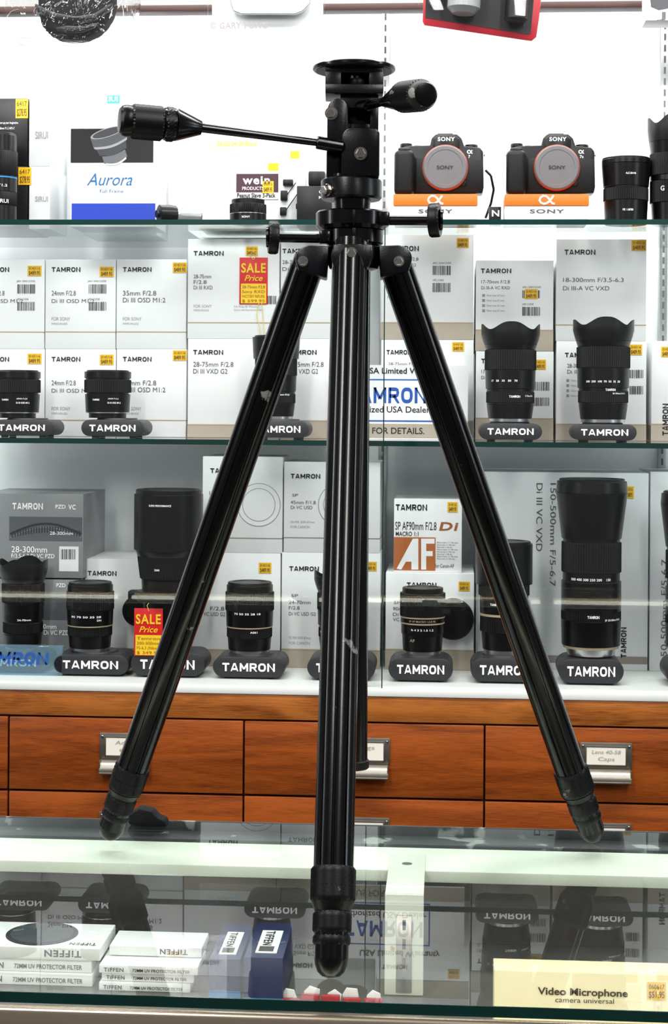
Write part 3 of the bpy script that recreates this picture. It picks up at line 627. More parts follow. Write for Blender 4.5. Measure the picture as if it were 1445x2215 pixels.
lens1(0,76,290,[(0,.2,.95,.95,'s'),(.2,.35,.97,.97,'k'),(.35,.50,.97,.97,'s'),(.50,.515,.98,.98,'b'),(.515,.53,.97,.97,'s'),(.53,.8,1,1,'k'),(.8,.98,.94,.94,'s'),(.98,1,.9,.85,'cap')],'black lens with thin blue accent ring',[("SIRUI",.22,8,.97,28,'inkwhite',.4),("T1.2",.4,5,.98,22,'inkwhite',.4)],Y=2.73)
lens1(537,80,432,[(0,.1,.9,.9,'s'),(.1,.4,1,1,'s'),(.4,.42,1,1,'w'),(.42,.8,1,1,'k'),(.8,1,.9,.85,'cap')],'small black pancake lens beneath a flash carton',[("SONY",.2,4,1,18,'inkwhite',0)],Y=2.735)
p=PY(392,455,2.74); rr=m2(21,2.74); b=MB()
M,L=axM((p.x-.035,2.72,Z1+rr*1.02),(p.x+.028,2.755,Z1+rr*1.02))
b.lathe([(rr*.5,0),(rr*.95,.002),(rr,.02),(rr*.95,.03)],M,'lensblack',40); 
o=b.build('adapter_lens',origin=(p.x,2.74,Z1),label='small black and silver lens adapter lying on its side',cat='lens adapter')
q=MB(); q.knurl(M@Vector((0,0,.03)),M@Vector((0,0,L)),rr*.97,'silver',48,.0005); q.build('knurled_ring',o,label='silver knurled ring')
q=MB(); q.lathe([(rr*.4,-.003),(rr*.45,0)],M,'hoodblack',24); q.build('front_knob',o)
T=PY(540,432,2.80).z
def wein(b,Y):
    b.rect(511,376,605,416,Y,'maroon'); b.ptext("wein",525,381,584,398,Y,'inkwhite',.03,.0009); b.ptext("PRODUCTS",524,404,570,411,Y,'inkwhite',.0,.0009)
    b.ptext("Peanut Slave 3-Pack",513,418,596,427,Y,'ink',.02)
carton(430,433,610,478,2.80,.10,Z1,'low white carton under the flash trigger box',group=G1)
carton(511,376,606,431,2.80,.09,T+.0004,'small maroon and white flash trigger carton',[],None,[(568,392,592,418),(580,353,603,370,None)],group=G1,extra=wein)
b=MB(); A=PY(602,400,2.79);Bp=PY(662,400,2.79)
b.box((A.x,2.79,Z1+.0003),(Bp.x,2.794,PY(630,345,2.79).z),'carton_cool',.001)
bl=b.build('blister_pack',origin=(A.x,2.79,Z1),label='clear blister pack holding small black trigger parts',cat='package')
for (a,c,d,e2) in ((607,412,622,434),(612,388,634,402),(606,448,620,466),(640,440,655,452)):
    q=MB(); q.box((PY(a,400,2.785).x,2.783,PY(630,e2,2.785).z),(PY(d,400,2.785).x,2.7895,PY(630,c,2.785).z),'hoodblack',.0015); q.build('trigger_part',bl)
for (a,c,d,e2) in ((615,430,640,395),(615,460,650,410)):
    q=MB(); q.cyl(PY(a,c,2.786),PY(d,e2,2.786),.0008,'ink',seg=8); q.build('cable',bl)
carton(642,402,718,478,2.76,.07,Z1,'black flash unit carton',[("Grid",690,412,712,418,'inkwhite'),("Kit",690,424,708,430,'inkwhite')],group=G1,body='boxblack')
b=MB(); p0=PY(670,375,2.8);p1=PY(706,400,2.8); b.box((p0.x,2.77,PY(690,402,2.77).z+.0003),(p1.x,2.82,p0.z),'hoodblack',.003); b.build('flashgun',origin=(p0.x,2.79,p1.z),label='small black flash on a black carton',cat='flash')
carton(722,330,822,478,2.92,.1,Z1,'plain white carton behind the tripod head',group=G1,body='carton_cool')
def camera(dx,num):
    Y=2.735
    A=PY(851+dx,440,2.70).x;B=PY(1033+dx,440,2.70).x; Tm=PY(942+dx,445,2.70).z;Tt=PY(942+dx,420,2.70).z
    b=MB(); b.box((A,2.70,Z1+.0003),(B,2.79,Tm-.0002),'white',.001); b.ptext("SONY",905+dx,453,980+dx,461,2.70,'inkgrey',.03)
    pl=b.build('camera_plinth',origin=((A+B)/2,2.745,Z1),label='orange and white plinth holding a camera body',cat='display stand',group='camera plinths')
    b=MB(); b.box((A,2.698,Tm),(B,2.79,Tt),'orange',.001); b.stroke(ALPHA,926+dx,423,956+dx,441,2.698,4.2,'inkwhite'); b.build('top_panel',pl,label='orange top panel with white letter')
    zb=Tt+.0003
    P=lambda x,y:PY(x+dx,y,Y)
    c=P(950,365); e=empty('mirrorless_camera',(c.x,Y+.02,zb),'black mirrorless camera with orange mount ring on plinth','camera','mirrorless cameras')
    zz=lambda y:max(zb,P(950,y).z)
    b=MB(); pts=[(857,418),(1044,418),(1047,405),(1045,328),(1038,319),(1004,316),(998,299),(988,290),(942,290),(933,299),(930,314),(880,315),(862,322),(856,335)]
    b.prism([(P(x,365).x,zz(y)) for x,y in pts][::-1],.04,'camtop',XZ(Y),.002)
    b.prism([(P(x,365).x,zz(y)) for x,y in [(900,416),(1043,416),(1044,345),(1000,342),(900,342)]][::-1],.002,'camblack',XZ(Y-.0015),.0005)
    b.prism([(P(x,365).x,zz(y)) for x,y in [(938,340),(992,340),(994,302),(984,294),(946,294),(936,302)]][::-1],.006,'camtop',XZ(Y-.005),.0015)
    b.ptext("SONY",947+dx,298,984+dx,306,Y,'inkwhite',.03,.0056)
    b.stroke(ALPHA,1011+dx,325,1021+dx,332,Y,2.0,'inkwhite',.0012); b.ptext(num,1013+dx,336,1013+dx+4*len(num),342,Y,'inkwhite',.01,.0012)
    b.build('body',e)
    b=MB(); x0=P(856,0).x;x1=P(898,0).x; b.box((x0,Y-.024,zb+.0005),(x1,Y+.01,zz(328)),'camblack',.008,seg=4); b.box((x0+.006,Y-.018,zz(328)-.004),(x1-.006,Y+.008,zz(322)),'camtop',.003,seg=3); b.build('grip',e,label='textured black hand grip')
    p=P(963,364)
    Mx,_=axM((p.x,Y,p.z),(p.x,Y-.02,p.z)); s=Y/F
    b=MB(); b.lathe([(49.5*s,0),(49.5*s,.007),(47*s,.0085)],Mx,'redring',56); b.build('mount_ring',e,label='orange-red lens mount ring')
    b=MB(); b.lathe([(47.6*s,.008),(47.6*s,.011),(45*s,.0125),(38*s,.0125),(37*s,.0118)],Mx,'bodycap',56); b.text("SONY",Vector((p.x,Y-.0130,p.z-4*s)),Vector((1,0,0)),U0,7.5*s,'ink',36*s,.01,True); b.build('body_cap',e,label='grey plastic body cap')
    for (x,r,h,y) in ((878,13,9,316),(1020,14,8,318),(902,8,5,316)):
        q=P(x,y); b=MB(); b.knurl((q.x,Y+.02,zz(y)-.001),(q.x,Y+.02,zz(y)+h*s),r*s,'camtop',36,.0003); b.build('dial',e)
    b=MB(); b.box((P(948,0).x,Y+.01,zz(289)-.001),(P(982,0).x,Y+.03,zz(289)+.002),'camtop',.0008); b.build('hot_shoe',e)
    b=MB(); b.lathe([(6*s,0),(6*s,.003),(4*s,.004)],axM(P(1003,398),P(1003,398)+Vector((0,-.01,0)))[0],'camtop',24); b.build('lens_release_button',e)
    for x in (855,1048):
        q=P(x,332); b=MB(); b.lathe([(.003,0),(.003,.002)],axM((q.x-.001,Y+.015,q.z),(q.x+.001,Y+.015,q.z))[0],'steel',16); b.build('strap_lug',e)
camera(0,"7"); camera(241,"7s")
b=MB(); pts=[(1050,472),(1062,440),(1068,410),(1062,380),(1050,368)]
for i in range(len(pts)-1): b.cyl(PY(*pts[i],2.80),PY(*pts[i+1],2.80),.0022,'hoodblack',seg=10)
b.build('camera_cable',origin=PY(1055,470,2.8),label='curved black camera cable behind the camera',cat='cable')
carton(1058,447,1084,478,2.74,.03,Z1,'small black box with white letter',[("N",1064,455,1080,468,'inkwhite',.02)],group=G1,body='boxblack')
lens1(1354,104,343,[(0,.35,.86,.9,'s'),(.35,.54,.92,.92,'k'),(.54,.56,.90,.90,'s'),(.56,.9,.93,1,'s'),(.9,.97,1,1,'s'),(.97,1,.98,.98,'cap')],'black prime lens with cylindrical hood on glass shelf',[("ALC-SH146",.72,4,.98,22,'inkwhite',.1),("FE 1.8/50",.18,4,.89,22,'inkwhite',0)],Y=2.74)
lens1(1450,96,252,[(0,.2,.8,.85,'s'),(.2,.4,.9,.9,'k'),(.4,.45,.9,.9,'s'),(.45,.65,.92,.92,'k'),(.65,.76,.88,.95,'s'),(.76,1,.95,1.02,'hood')],'tall black zoom lens with petal hood on glass shelf',[("G",.3,10,.92,8,'inkwhite',-.5)],Y=2.75)
# ---------------------------------------------------------------- hanging packages
Yh=2.50
M=XZ(Yh)
def hook(par,px):
    q=MB(); p=PY(px,-52,Yh); q.cyl((p.x,2.614,p.z),(p.x,Yh-.03,p.z),.0016,'steel',seg=12); q.cyl((p.x,Yh-.03,p.z),(p.x,Yh-.033,p.z+.012),.0016,'steel',seg=12); q.build('peg_hook',par,label='steel peg hook')
def pp(pts,Y=None): return [(PY(x,y,Y or Yh).x,PY(x,y,Y or Yh).z) for x,y in pts][::-1]
b=MB()
b.prism(pp([(80,-60),(240,-60),(244,0),(240,22),(230,42),(216,60),(196,74),(168,83),(135,83),(108,74),(90,58),(81,35),(78,10)]),.05,'bagcloth',M,.014,4)
b.prism(pp([(76,8),(120,28),(165,36),(205,30),(244,6),(242,20),(206,46),(165,52),(118,43),(78,26)]),.012,'hoodblack',XZ(Yh-.006),.003)
b.prism(pp([(120,60),(150,56),(185,58),(210,50),(205,60),(180,70),(150,72),(125,68)]),.008,'hoodblack',XZ(Yh-.004),.002)
o=b.build('camera_pouch',origin=PY(160,-60,Yh),label='black padded camera pouch hanging in a plastic bag',cat='camera pouch')
hook(o,160)
b=MB(); pts=[(20,-60),(275,-60),(284,-20),(276,20),(290,60),(299,94),(235,92),(170,88),(110,84),(60,78),(20,80),(-8,70),(6,40),(12,0)]
b.prism(pp(pts,Yh-.02),.085,'plastic',XZ(Yh-.02),.003); b.build('plastic_bag',o,label='clear crinkled plastic bag')
b=MB(); pts=[(447,-60),(700,-60),(704,60),(696,68),(460,70),(446,62)]
b.prism(pp(pts),.02,'blister',M,.003)
b.prism(pp([(455,-60),(697,-60),(697,62),(455,62)]),.0012,'carton_cool',XZ(Yh+.019)); b.ptext("© GARY FONG",455,49,578,62,Yh-.001,'pinkgrey',.03)
b.ppoly([(498,-60),(672,-60),(672,8),(655,26),(640,32),(520,32),(504,24),(498,8)][::-1],Yh+.005,'inklight',0)
b.ppoly([(501,-60),(669,-60),(669,7),(653,23),(638,29),(522,29),(506,22),(501,7)][::-1],Yh+.004,'carton_cool',0)
o=b.build('flash_diffuser_package',origin=PY(570,-60,Yh),label='clear blister pack of a flash diffuser hanging',cat='package')
hook(o,570)
b=MB(); b.prism(pp([(918,-60),(1178,-60),(1166,40),(1160,80),(1150,88),(1140,87),(918,54),(914,46)]),.003,'packred',M,.0005)
b.prism(pp([(922,-60),(1160,-60),(1148,72),(1142,74),(920,38)],Yh-.001),.001,'boxblack',XZ(Yh-.001))
o=b.build('accessory_package',origin=PY(1040,-60,Yh),label='red-backed blister pack of black camera accessories',cat='package')
hook(o,1040)
for a in ((1122,-60,1115,48,.017,'hoodblack',.004,.02),(1008,-60,1002,30,.024,'boxgrey',.008,.03),(948,-60,942,10,.011,'hoodblack',.003,.012)):
    q=MB(); q.cyl(PY(a[0],a[1],Yh-a[7]),PY(a[2],a[3],Yh-a[7]),a[4],a[5],ch=a[6]); q.build('accessory',o)
q=MB(); q.prism(pp([(905,-60),(1172,-60),(1168,98),(905,66)],Yh-.06),.055,'blister',XZ(Yh-.062),.004); q.build('blister_shell',o)
carton(1397,-60,1560,44,Yh,.05,None,'white accessory box with printed black camera hanging',[("J",1420,26,1440,40,'inkgrey')],group=None,name='accessory_box',extra=lambda b,Y:b.ppoly([(1405,-20),(1450,-20),(1460,15),(1425,22),(1408,15)][::-1],Y,'boxgreydark'))
# ---------------------------------------------------------------- counter
ZC=1.0; FY=PZ(722,2166,ZC).y; BY=PZ(722,1784,ZC).y
ct=empty('display_counter',(0,(FY+BY)/2,0),'glass-topped display counter with metal front trim','display counter')
b=MB(); b.box((XL,FY,ZC-.009),(XR,BY,ZC),'counterglass'); b.box((XL,FY-.0012,ZC-.0075),(XR,FY,ZC+.0001),'edge_green'); b.build('glass_top',ct)
b=MB(); b.box((XL,FY-.006,.955),(XR,FY+.004,ZC-.0095),'champagne',.0035,seg=4); b.box((XL,FY-.002,0.90),(XR,FY+.003,.954),'champagne',.001); b.build('front_trim',ct,label='brushed champagne metal trim')
b=MB(); b.box((XL,FY,.06),(XR,FY+.004,.90),'shelfglass'); b.build('front_glass',ct)
b=MB(); b.box((XL,BY-.034,ZC-.016),(XR,BY,ZC-.0092),'railpaint',.001); b.box((XL,BY-.001,ZC-.03),(XR,BY+.002,ZC+.0005),'railpaint',.0008); b.build('back_rail',ct,label='worn dark painted back rail')
b=MB(); b.box((XL,1.585,.977),(XR,BY-.036,.9885),'housing',.002); b.build('light_housing',ct,label='pale lamp housing under the glass')
b=MB(); b.box((XL,BY-.05,.05),(XR,BY-.04,.9765),'casedark'); b.build('back_panel',ct)
zsh=.90
b=MB(); b.box((XL,FY+.03,zsh-.006),(XR,BY-.052,zsh),'caseshelf'); b.build('inner_shelf',ct)
b=MB(); b.box((XL,FY,.0),(XR,BY,.06),'darkbrown'); b.build('plinth',ct)
PYp=1.500; A=PY(832,2050,PYp).x;B=PY(916,2050,PYp).x
b=MB(); b.box((A,PYp,zsh+.0003),(B,PYp+.008,.9900),'post',.001); b.box((A,PYp+.002,.9888),(B,1.64,.9905),'post',.0006)
cx_=(A+B)/2
b.box((cx_-.007,PYp-.0015,.903),(cx_+.007,PYp+.001,.972),'silver',.0005)
z=.908
while z<.965: b.box((cx_-.0015,PYp-.0022,z),(cx_+.0015,PYp-.0012,z+.009),'slot'); z+=.017
b.lathe([(.005,0),(.005,.0003)],Matrix.Translation((cx_,1.60,.9905)),'silver',24)
b.build('shelf_post',ct,label='worn white post with slotted shelf standard')
tY=FY+.018
for (x0,x1) in ((285,660),(690,1170),(1200,1700),(-200,255)):
    mY=2*DY-tY; A=PY(x0,1300,mY);B=PY(x1,1300,mY); b=MB(); zt_=PY(722,1298,mY).z
    b.cyl((A.x,tY,zt_),(B.x,tY,zt_),.0045,'tube',seg=16); b.build('fluorescent_tube',ct,label='glowing tube under the front edge')
GC='filter cartons inside the counter'
def cbox(x0,x1,Y,dep,z0,z1,bodym,label,name='filter_box',fn=None,group=GC,cat='box'):
    A=PY(x0,2100,Y).x;B=PY(x1,2100,Y).x; b=MB(); b.box((A,Y,z0+.0002),(B,Y+dep,z1),bodym,.0008)
    if fn: fn(b,A,B,Y,dep,z0,z1)
    return b.build(name,origin=((A+B)/2,Y+dep/2,z0),label=label,cat=cat,group=group)
def tif(flip,top=False):
    def f(b,A,B,Y,dep,z0,z1):
        w=B-A;h=z1-z0
        if flip: b.text("TiFFEN",Vector((A+w*.85,Y-.0006,z1-h*.2)),Vector((-1,0,0)),-U0,h*.5,'ink',w*.3,.03)
        else: b.text("TiFFEN",Vector((A+w*.05,Y-.0006,z0+h*.25)),Vector((1,0,0)),U0,h*.45,'ink',w*.2,.03); b.text("72MM UV PROTECTOR FILTER",Vector((A+w*.34,Y-.0006,z0+h*.28)),Vector((1,0,0)),U0,h*.35,'ink',w*.58,0.01)
        if top:
            M=Matrix.Translation((A+w*.45,Y+dep*.52,z1)); r=min(w*.33,dep*.46); b.lathe([(r,0),(r,.0008)],M,'ink',48); b.lathe([(r*.88,.0008),(r*.88,.0012)],M,'filterglass',48)
            b.text("TiFFEN",Vector((A+w*.95,Y+dep*.2,z1+.0006)),Vector((-1,0,0)),Vector((0,-1,0)),.006,'inkgrey',w*.22,.03)
    return f
z=zsh
for i in range(3): cbox(-60+i*5,200+i*8-(i==1)*10,1.498+.002*(i%2),.072,z,z+.0113,'white','white filter carton stacked inside the glass counter',fn=tif(i==2,i==2)); z+=.0116
z=zsh
for i in range(3): cbox(214+(i==1)*6,412+i*8,1.49+.003*(i%2),.05,z,z+.0075,'white','thin white filter carton stacked inside the counter',fn=tif(False)); z+=.0078
cbox(236,436,1.515,.045,z,z+.009,'white','white filter carton on top of a stack',fn=tif(True))
def nav(b,A,B,Y,dep,z0,z1):
    w=B-A; b.box((A+w*.25,Y+dep*.12,z1),(A+w*.80,Y+dep*.75,z1+.0006),'white'); b.text("TiFFEN",Vector((A+w*.38,Y+dep*.72,z1+.0009)),Vector((0,-1,0)),Vector((1,0,0)),w*.22,'ink',dep*.4,.03)
    for i in range(7): b.box((A+w*.32,Y+dep*(.16+.02*i),z1+.0005),(A+w*.7,Y+dep*(.168+.02*i),z1+.0009),'ink')
    b.box((A-.0003,Y-.0003,z0+.004),(B+.0003,Y,z0+.010),'skyblue')
cbox(452,520,1.47,.10,zsh,.938,'navy','navy blue filter carton with white label',fn=nav); cbox(527,612,1.455,.10,zsh,.945,'navy','navy blue filter carton with white label',fn=nav)
for i,px in enumerate((630,672,716,762,808)):
    Y=1.46+.006*(i%2); p=PY(px,2140,Y); b=MB()
    b.box((p.x-.008,Y-.006,zsh+.0003),(p.x+.008,Y-.001,zsh+.010+.002*(i%3)),'packred',.001)
    b.prism([(-.007,0),(.007,0),(.006+.002*(i%2),.014),(-.001,.017),(-.006,.012)],.002,'white',Matrix.Translation((p.x,Y+.004,zsh+.0003))@Matrix.Rotation(.25*((i%3)-1),4,'Y')@Matrix.Rotation(math.pi/2,4,'X'),.0005)
    b.build('small_packet',origin=(p.x,Y,zsh),label='small red and white packet standing in the counter',cat='packet',group='small packets in counter')
def mic(b,A,B,Y,dep,z0,z1):
    b.ptext("Video Microphone",1163,2138,1358,2153,Y,'brownink',.025); b.ptext("camera universal",1201,2158,1328,2169,Y,'brownink',.0)
o=cbox(1069,1500,1.345,.03,zsh,PY(1250,2104,1.345).z,'cream','cream video microphone carton inside the counter',name='microphone_box',fn=mic,group=None)
sticker(o,1400,2124,1440,2162,1.345,('060617','$51.95'))
b=MB(); p=PZ(328,1770,ZC+.001); q=[(-.018,0),(.020,0),(.018,.005),(.010,.008),(.005,.014),(-.008,.0165),(-.015,.012),(-.02,.006)]
b.prism([(x,y) for x,y in q],.02,'bagcloth',Matrix(((1,0,0,p.x),(0,0,1,BY-.024),(0,1,0,ZC+.0008),(0,0,0,1))),.002)
b.build('small_pouch',origin=(p.x,BY-.02,ZC),label='small crumpled black cloth pouch on the counter edge',cat='pouch')
# ---------------------------------------------------------------- TRIPOD
DC=1.512; k=DC/F
def T(x,y,d=0): return PD(x,y,DC+d)
TC=T(765,600); tri=empty('tripod',(TC.x,TC.y,ZC),'black metal camera tripod with pan-tilt head standing on glass counter','tripod')
def flu(i):
    q=i%18
    return .0011 if q in (7,8,9) else 0
def leg(foot,top,nm='leg'):
    f=Vector(foot); t=Vector(top); d=(t-f).normalized(); L=(t-f).length
    f=f+Vector((0,0,.0142))
    P=lambda h:f+d*h
    b=MB(); M,_=axM(P(0),P(1))
    b.lathe([(.0152,.066),(.0152,L-.012)],M,'tripod_black',180,flute=flu)
    b.lathe([(.0149,L-.013),(.0145,L-.008),(.0145,L)],M,'tripod_black',40)
    b.lathe([(.0128,.0),(.0128,.07)],M,'tripod_black',40)
    o=b.build(nm,tri)
    c=MB(); c.knurl(P(.041),P(.0665),.0166,'knurl',56,.0006); c.lathe([(.0135,.0345),(.0163,.041)],M,'knurl',48); c.lathe([(.0168,.0525),(.0168,.0535)],M,'knurl',48); c.build('locking_collar',o,label='knurled black locking collar')
    c=MB(); c.knurl(P(.010),P(.0175),.0137,'knurl',50,.0005);c.knurl(P(.0185),P(.034),.0141,'knurl',50,.0006); c.lathe([(.0134,.0165),(.0134,.02)],M,'tripod_black',48); c.build('extension_collar',o,label='knurled lower leg collar')
    c=MB(); c.lathe([(.002,-.0128),(.0065,-.012),(.0100,-.0088),(.0121,-.0035),(.0127,.001),(.0127,.006),(.0115,.0085)],M,'rubber',40); c.build('rubber_foot',o,label='rounded black rubber foot')
    return o
fF=PZ(716,2117,ZC); fL=PZ(242,1819,ZC); fR=PZ(1278,1824,ZC)
leg(fF,T(757,562,-.034)); leg(fL,T(672,588,.012)); leg(fR,T(848,588,.012))
b=MB(); b.cyl(T(764,1645),T(768,470),.0128,'tripod_black',seg=44); b.cyl(T(764,1662),T(764,1642),.0142,'knurl',seg=40,ch=.001); b.build('center_column',tri)
def X3(o): return Matrix(((R0.x,V.x,0,o.x),(R0.y,V.y,0,o.y),(0,0,1,o.z),(0,0,0,1)))
def hb(b,x0,y0,x1,y1,d0,d1,m,bev=.0015):
    o=T((x0+x1)/2,(y0+y1)/2); w=(x1-x0)*k/2;h=(y1-y0)*k/2
    b.box((-w,d0,-h),(w,d1,h),m,bev,X3(o))
def hp(b,pts,d0,d1,m,bev=.0012):
    cx=sum(p[0] for p in pts)/len(pts);cy=sum(p[1] for p in pts)/len(pts); o=T(cx,cy)
    M=X3(o)@Matrix(((1,0,0,0),(0,0,1,d0),(0,1,0,0),(0,0,0,1)))
    b.prism([((x-cx)*k,-(y-cy)*k) for x,y in pts],d1-d0,m,M,bev)
def vl(b,x,prof,m,seg=48):
    o=T(x,prof[-1][1]); b.lathe(sorted([(r*k,(prof[-1][1]-y)*k) for r,y in prof],key=lambda q:q[1]),Matrix.Translation(o),m,seg)
def arc(cx,cy,r,a0,a1,n=10): return [(cx+r*math.cos(math.radians(a0+(a1-a0)*i/n)),cy-r*math.sin(math.radians(a0+(a1-a0)*i/n))) for i in range(n+1)]
b=MB(); vl(b,765,[(50,530),(60,534),(60,562),(52,582),(40,586)],'tripod_black'); hb(b,728,534,796,580,-.036,-.01,'tripod_black',.002)
hp(b,[(700,538),(640,545),(640,578),(700,580)],-.008,.012,'tripod_blue'); hp(b,[(824,538),(880,545),(880,578),(824,580)],-.008,.012,'tripod_blue')
sp=b.build('leg_spider',tri)
for side in (-1,1):
    cx=765
    def mx(p): return [(cx+side*(x-cx),y) for x,y in p]
    pts=mx([(818,536),(862,534)]+arc(864,562,26,80,-20,6)+[(884,588),(822,604)])
    b=MB(); hp(b,pts,-.018,.022,'tripod_blue',.0018); br=b.build('leg_bracket',tri,label='dark blue-black hinge bracket at leg top')
    q=MB(); c=(863,565) if side>0 else (655,565); q.hexbolt(T(*c,-.018),T(*c,-.0225),.0038); q.lathe([(.0046,0),(.0046,.0018)],axM(T(*c,-.0178),T(*c,-.03))[0],'steel',24); q.build('hinge_bolt',br,label='silver hinge bolt')
b=MB(); hp(b,[(722,540),(800,540),(803,566),(796,588),(722,588),(716,566)],-.052,-.02,'tripod_blue',.0018); br=b.build('leg_bracket',tri,label='dark front hinge bracket at leg top')
q=MB(); q.hexbolt(T(760,548,-.051),T(760,548,-.0565),.0044); q.build('hinge_bolt',br,label='silver hinge bolt')
b=MB(); vl(b,765,[(58,498),(64,500),(64,527),(58,531)],'tripod_black',56); hb(b,762,500,768,530,-.030,-.02,'rubber',.0004); lo=b.build('lower_clamp',tri)
b=MB(); vl(b,760,[(72,458),(77,462),(77,490),(70,498),(60,500)],'tripod_black',56); hb(b,762,462,767,496,-.0325,-.025,'rubber',.0003); up=b.build('upper_clamp',tri)
b=MB(); b.cyl(T(825,477,-.012),T(932,477,-.02),.0042,'tripod_black',seg=24,ch=.0004); hb(b,815,462,842,492,-.02,.0,'tripod_black',.002); cl=b.build('clamp_screw',tri)
q=MB(); q.knurl(T(929,477,-.02),T(952,476,-.022),.0148,'knurl',60,.0004); q.lathe([(.0095,0),(.009,.002)],axM(T(952,476,-.022),T(960,476,-.022))[0],'tripod_black',36); q.build('knurled_knob',cl,label='knurled round clamp knob')
b=MB(); b.cyl(T(712,516,-.012),T(600,514,-.016),.0042,'tripod_black',seg=24,ch=.0004); hb(b,690,502,716,530,-.02,.0,'tripod_black',.002); cl=b.build('clamp_screw',tri)
q=MB(); q.knurl(T(602,514,-.016),T(581,513,-.017),.0146,'knurl',60,.0004); q.lathe([(.0095,0),(.009,.002)],axM(T(581,513,-.017),T(570,513,-.017))[0],'tripod_black',36); q.build('knurled_knob',cl,label='knurled round clamp knob')
b=MB(); vl(b,762,[(40,432),(38,460)],'tripod_black'); vl(b,760,[(58,387),(65,391),(66,394),(66,428),(62,433)],'tripod_blue',56); pb=b.build('pan_base',tri)
q=MB(); q.hexbolt(T(712,411,-.018),T(698,411,-.024),.0042); q.cyl(T(722,411,-.01),T(708,411,-.02),.0058,'tripod_black',ch=.001); q.build('pan_lock_bolt',pb,label='silver pan lock bolt')
b=MB(); hp(b,[(738,388)]+[(738,312)]+arc(762,308,24,180,90,6)+[(812,286),(820,294)]+[(820,388)],-.022,.018,'tripod_blue',.0014); hp(b,[(706,388),(706,330),(712,322),(742,322),(742,388)],-.012,.02,'tripod_black',.0015); vl(b,760,[(48,380),(50,390)],'tripod_black')
tb=b.build('tilt_block',tri)
q=MB(); q.hexbolt(T(780,332,-.022),T(780,332,-.0275),.0046); q.build('tilt_bolt',tb,label='silver hex bolt')
b=MB(); hp(b,[(708,326),(708,246)]+arc(731,243,22,175,10,8)+[(754,290),(748,326)],-.02,-.004,'tripod_blue',.0015)
hb(b,736,206,818,240,-.015,.018,'tripod_blue',.001); hb(b,800,225,818,292,-.015,.018,'tripod_blue',.001); hb(b,748,236,804,284,.004,.018,'tripod_black',.001); hb(b,752,272,804,300,-.013,.018,'tripod_black',.0015)
ub=b.build('upper_tilt_block',tri)
q=MB(); q.hexbolt(T(717,245,-.02),T(715,245,-.0255),.0046); q.build('tilt_bolt',ub,label='silver hex bolt')
b=MB(); hb(b,704,158,738,210,-.022,.02,'tripod_blue',.0008); hb(b,797,158,828,208,-.022,.02,'tripod_blue',.0008); hb(b,704,192,828,212,-.0225,.02,'tripod_blue',.0008); hb(b,704,150,828,168,-.022,.02,'tripod_blue',.0008); hb(b,730,160,760,200,.012,.019,'tripod_black',.0006); hb(b,780,160,800,200,.012,.019,'tripod_black',.0006)
ps=b.build('plate_support',tri)
q=MB(); q.knurl(T(773,188,-.004),T(773,173,-.004),.0105,'knurl',48,.0003); q.cyl(T(773,196,-.004),T(773,160,-.004),.0035,'steel',seg=16); q.build('camera_screw_knob',ps,label='knurled camera screw knob')
b=MB(); o=T(766,154); b.lathe([(87*k,0),(89.5*k,.001),(89.5*k,.0028),(88*k,.0036),(84*k,.0038)],Matrix.Translation(o),'tripod_black',72); b.lathe([(82*k,-.0006),(83*k,.0002)],Matrix.Translation(o),'knurl',72); b.build('camera_plate',tri,label='round black camera mounting plate')
rg=34*k
b=MB(); b.cyl(T(742,318,-.02),T(684,308,-.024),14*k,'tripod_black',ch=.001); b.cyl(T(706,311,-.022),T(425,275,-.052),7.5*k,'tripod_black',r1=10*k,seg=24); h=b.build('pan_handle',tri)
q=MB(); p0=T(436,277,-.052);p1=T(382,270,-.057);p2=T(352,268,-.060);p3=T(284,262,-.067);p4=T(258,260,-.070)
q.cyl(p0,p1,15*k,'tripod_black',r1=34*k,ch=.0004); q.cyl(p1,p2,rg,'tripod_black',ch=.0012); q.knurl(p1.lerp(p2,.15),p1.lerp(p2,.85),rg*1.02,'knurl',60,.0006); q.knurl(p2,p3,rg*1.03,'knurl',60,.0006)
M,L=axM(p3,p4); q.lathe([(rg*.93,-.0005),(rg*.96,.001),(rg*.97,L*.5),(rg*.9,L*.8),(rg*.72,L),(rg*.4,L*1.05)],M,'rubber',48); q.build('handle_grip',h,label='knurled black handle grip')
b=MB(); b.cyl(T(775,232,-.012),T(800,228,-.022),13*k,'tripod_black',ch=.001); b.cyl(T(785,231,-.015),T(842,217,-.058),9*k,'tripod_black',seg=24); h=b.build('pan_handle',tri)
q=MB(); p0=T(828,222,-.048);p1=T(872,210,-.078);p3=T(912,206,-.118);p4=T(921,205,-.127)
q.cyl(p0,p1,9*k,'tripod_black',r1=33*k*.94,ch=.0004); q.knurl(p1,p3,33*k*.95,'knurl',60,.0006)
M,L=axM(p3,p4); r_=33*k*.9; q.lathe([(r_,-.0005),(r_,L*.4),(r_*.9,L*.8),(r_*.8,L)],M,'worn',48); q.lathe([(r_*.78,L),(r_*.7,L*1.04)],M,'rubber',40); q.build('handle_grip',h,label='knurled grip with worn bare-metal end cap')
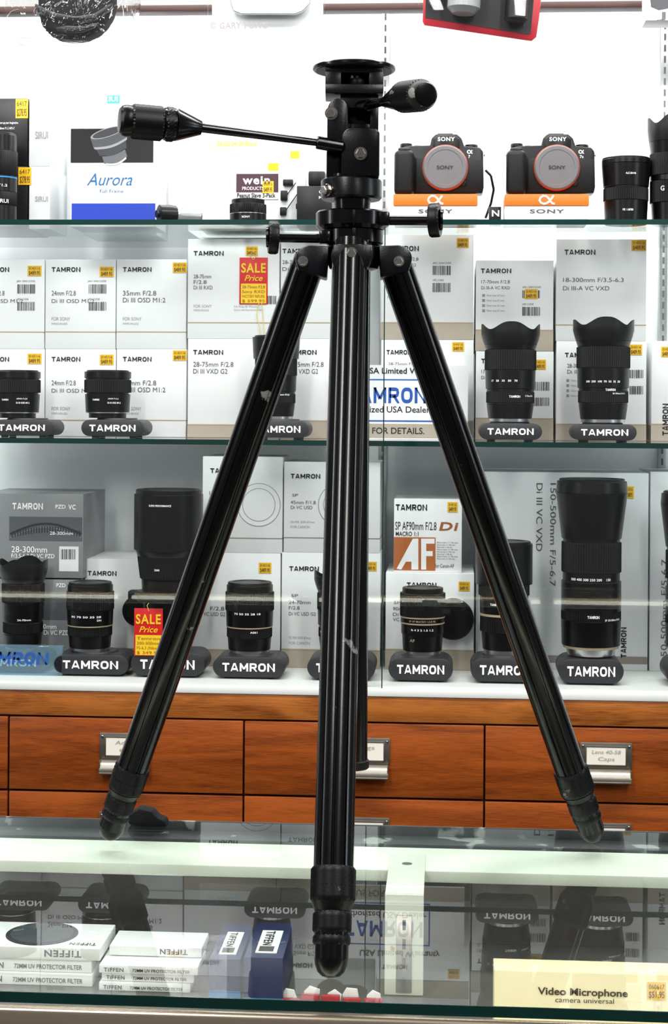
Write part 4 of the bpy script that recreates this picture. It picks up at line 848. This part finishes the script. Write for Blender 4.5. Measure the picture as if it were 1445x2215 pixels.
# ---------------------------------------------------------------- lights
def area(name,loc,rot,sx,sy,e,col=(1,1,1)):
    l=bpy.data.lights.new(name,'AREA'); l.shape='RECTANGLE'; l.size=sx; l.size_y=sy; l.energy=e; l.color=col
    o=bpy.data.objects.new(name,l); o.location=loc; o.rotation_euler=rot; sc.collection.objects.link(o)
area('unseen_light',(-.1,1.95,2.75),(math.radians(15),0,0),2.6,.3,56,(1,1,.985))  # unseen soft light added over the aisle for the boxes
area('unseen_light',(-.75,.2,2.7),(math.radians(38),0,math.radians(-8)),.2,1.2,25,(1,.99,.97))  # unseen front light, added and kept narrow so highlights stay thin
area('unseen_light',(.75,.2,2.7),(math.radians(38),0,math.radians(12)),.2,1.2,25,(1,.99,.97))  # second added front light, narrowed the same way for thin highlights
area('unseen_light',(-1.9,.9,2.1),(math.radians(55),0,math.radians(-60)),.10,1.2,10,(.95,.98,1))  # unseen side strip added for crisp highlights on the tripod
area('unseen_light',(1.9,1.2,1.9),(math.radians(60),0,math.radians(65)),.08,1.2,8,(.85,.92,1))  # opposite side strip, also added for a crisp tripod highlight
area('cabinet_light',(-.1,2.86,2.02),(math.radians(14),0,0),2.4,.12,9,(1,1,1))
area('cabinet_light',(-.1,2.72,1.97),(math.radians(55),0,0),2.4,.05,2.5,(1,1,1))
w=bpy.data.worlds.new('world'); sc.world=w; w.use_nodes=True; w.node_tree.nodes['Background'].inputs[0].default_value=(.95,.97,1,1); w.node_tree.nodes['Background'].inputs[1].default_value=.15
try:
    sc.view_settings.view_transform='Standard'; sc.view_settings.look='None'
except Exception: pass
cd=bpy.data.cameras.new('camera'); co=bpy.data.objects.new('camera',cd); sc.collection.objects.link(co)
cd.sensor_width=36; cd.sensor_fit='AUTO'
zf,zx,zy=ZOOM if ZOOM else (1,722.5,1107.5)
cd.lens=F/2215*36*zf; cd.shift_x=zf*(zx-722.5)/2215; cd.shift_y=-zf*(zy-CY)/2215
W=Vector(-V); M=Matrix(((RR.x,UU.x,W.x,CAM.x),(RR.y,UU.y,W.y,CAM.y),(RR.z,UU.z,W.z,CAM.z),(0,0,0,1)))
co.matrix_world=M; cd.clip_start=.05; sc.camera=co
for o in sc.objects:
    if '_o' in o: del o['_o']
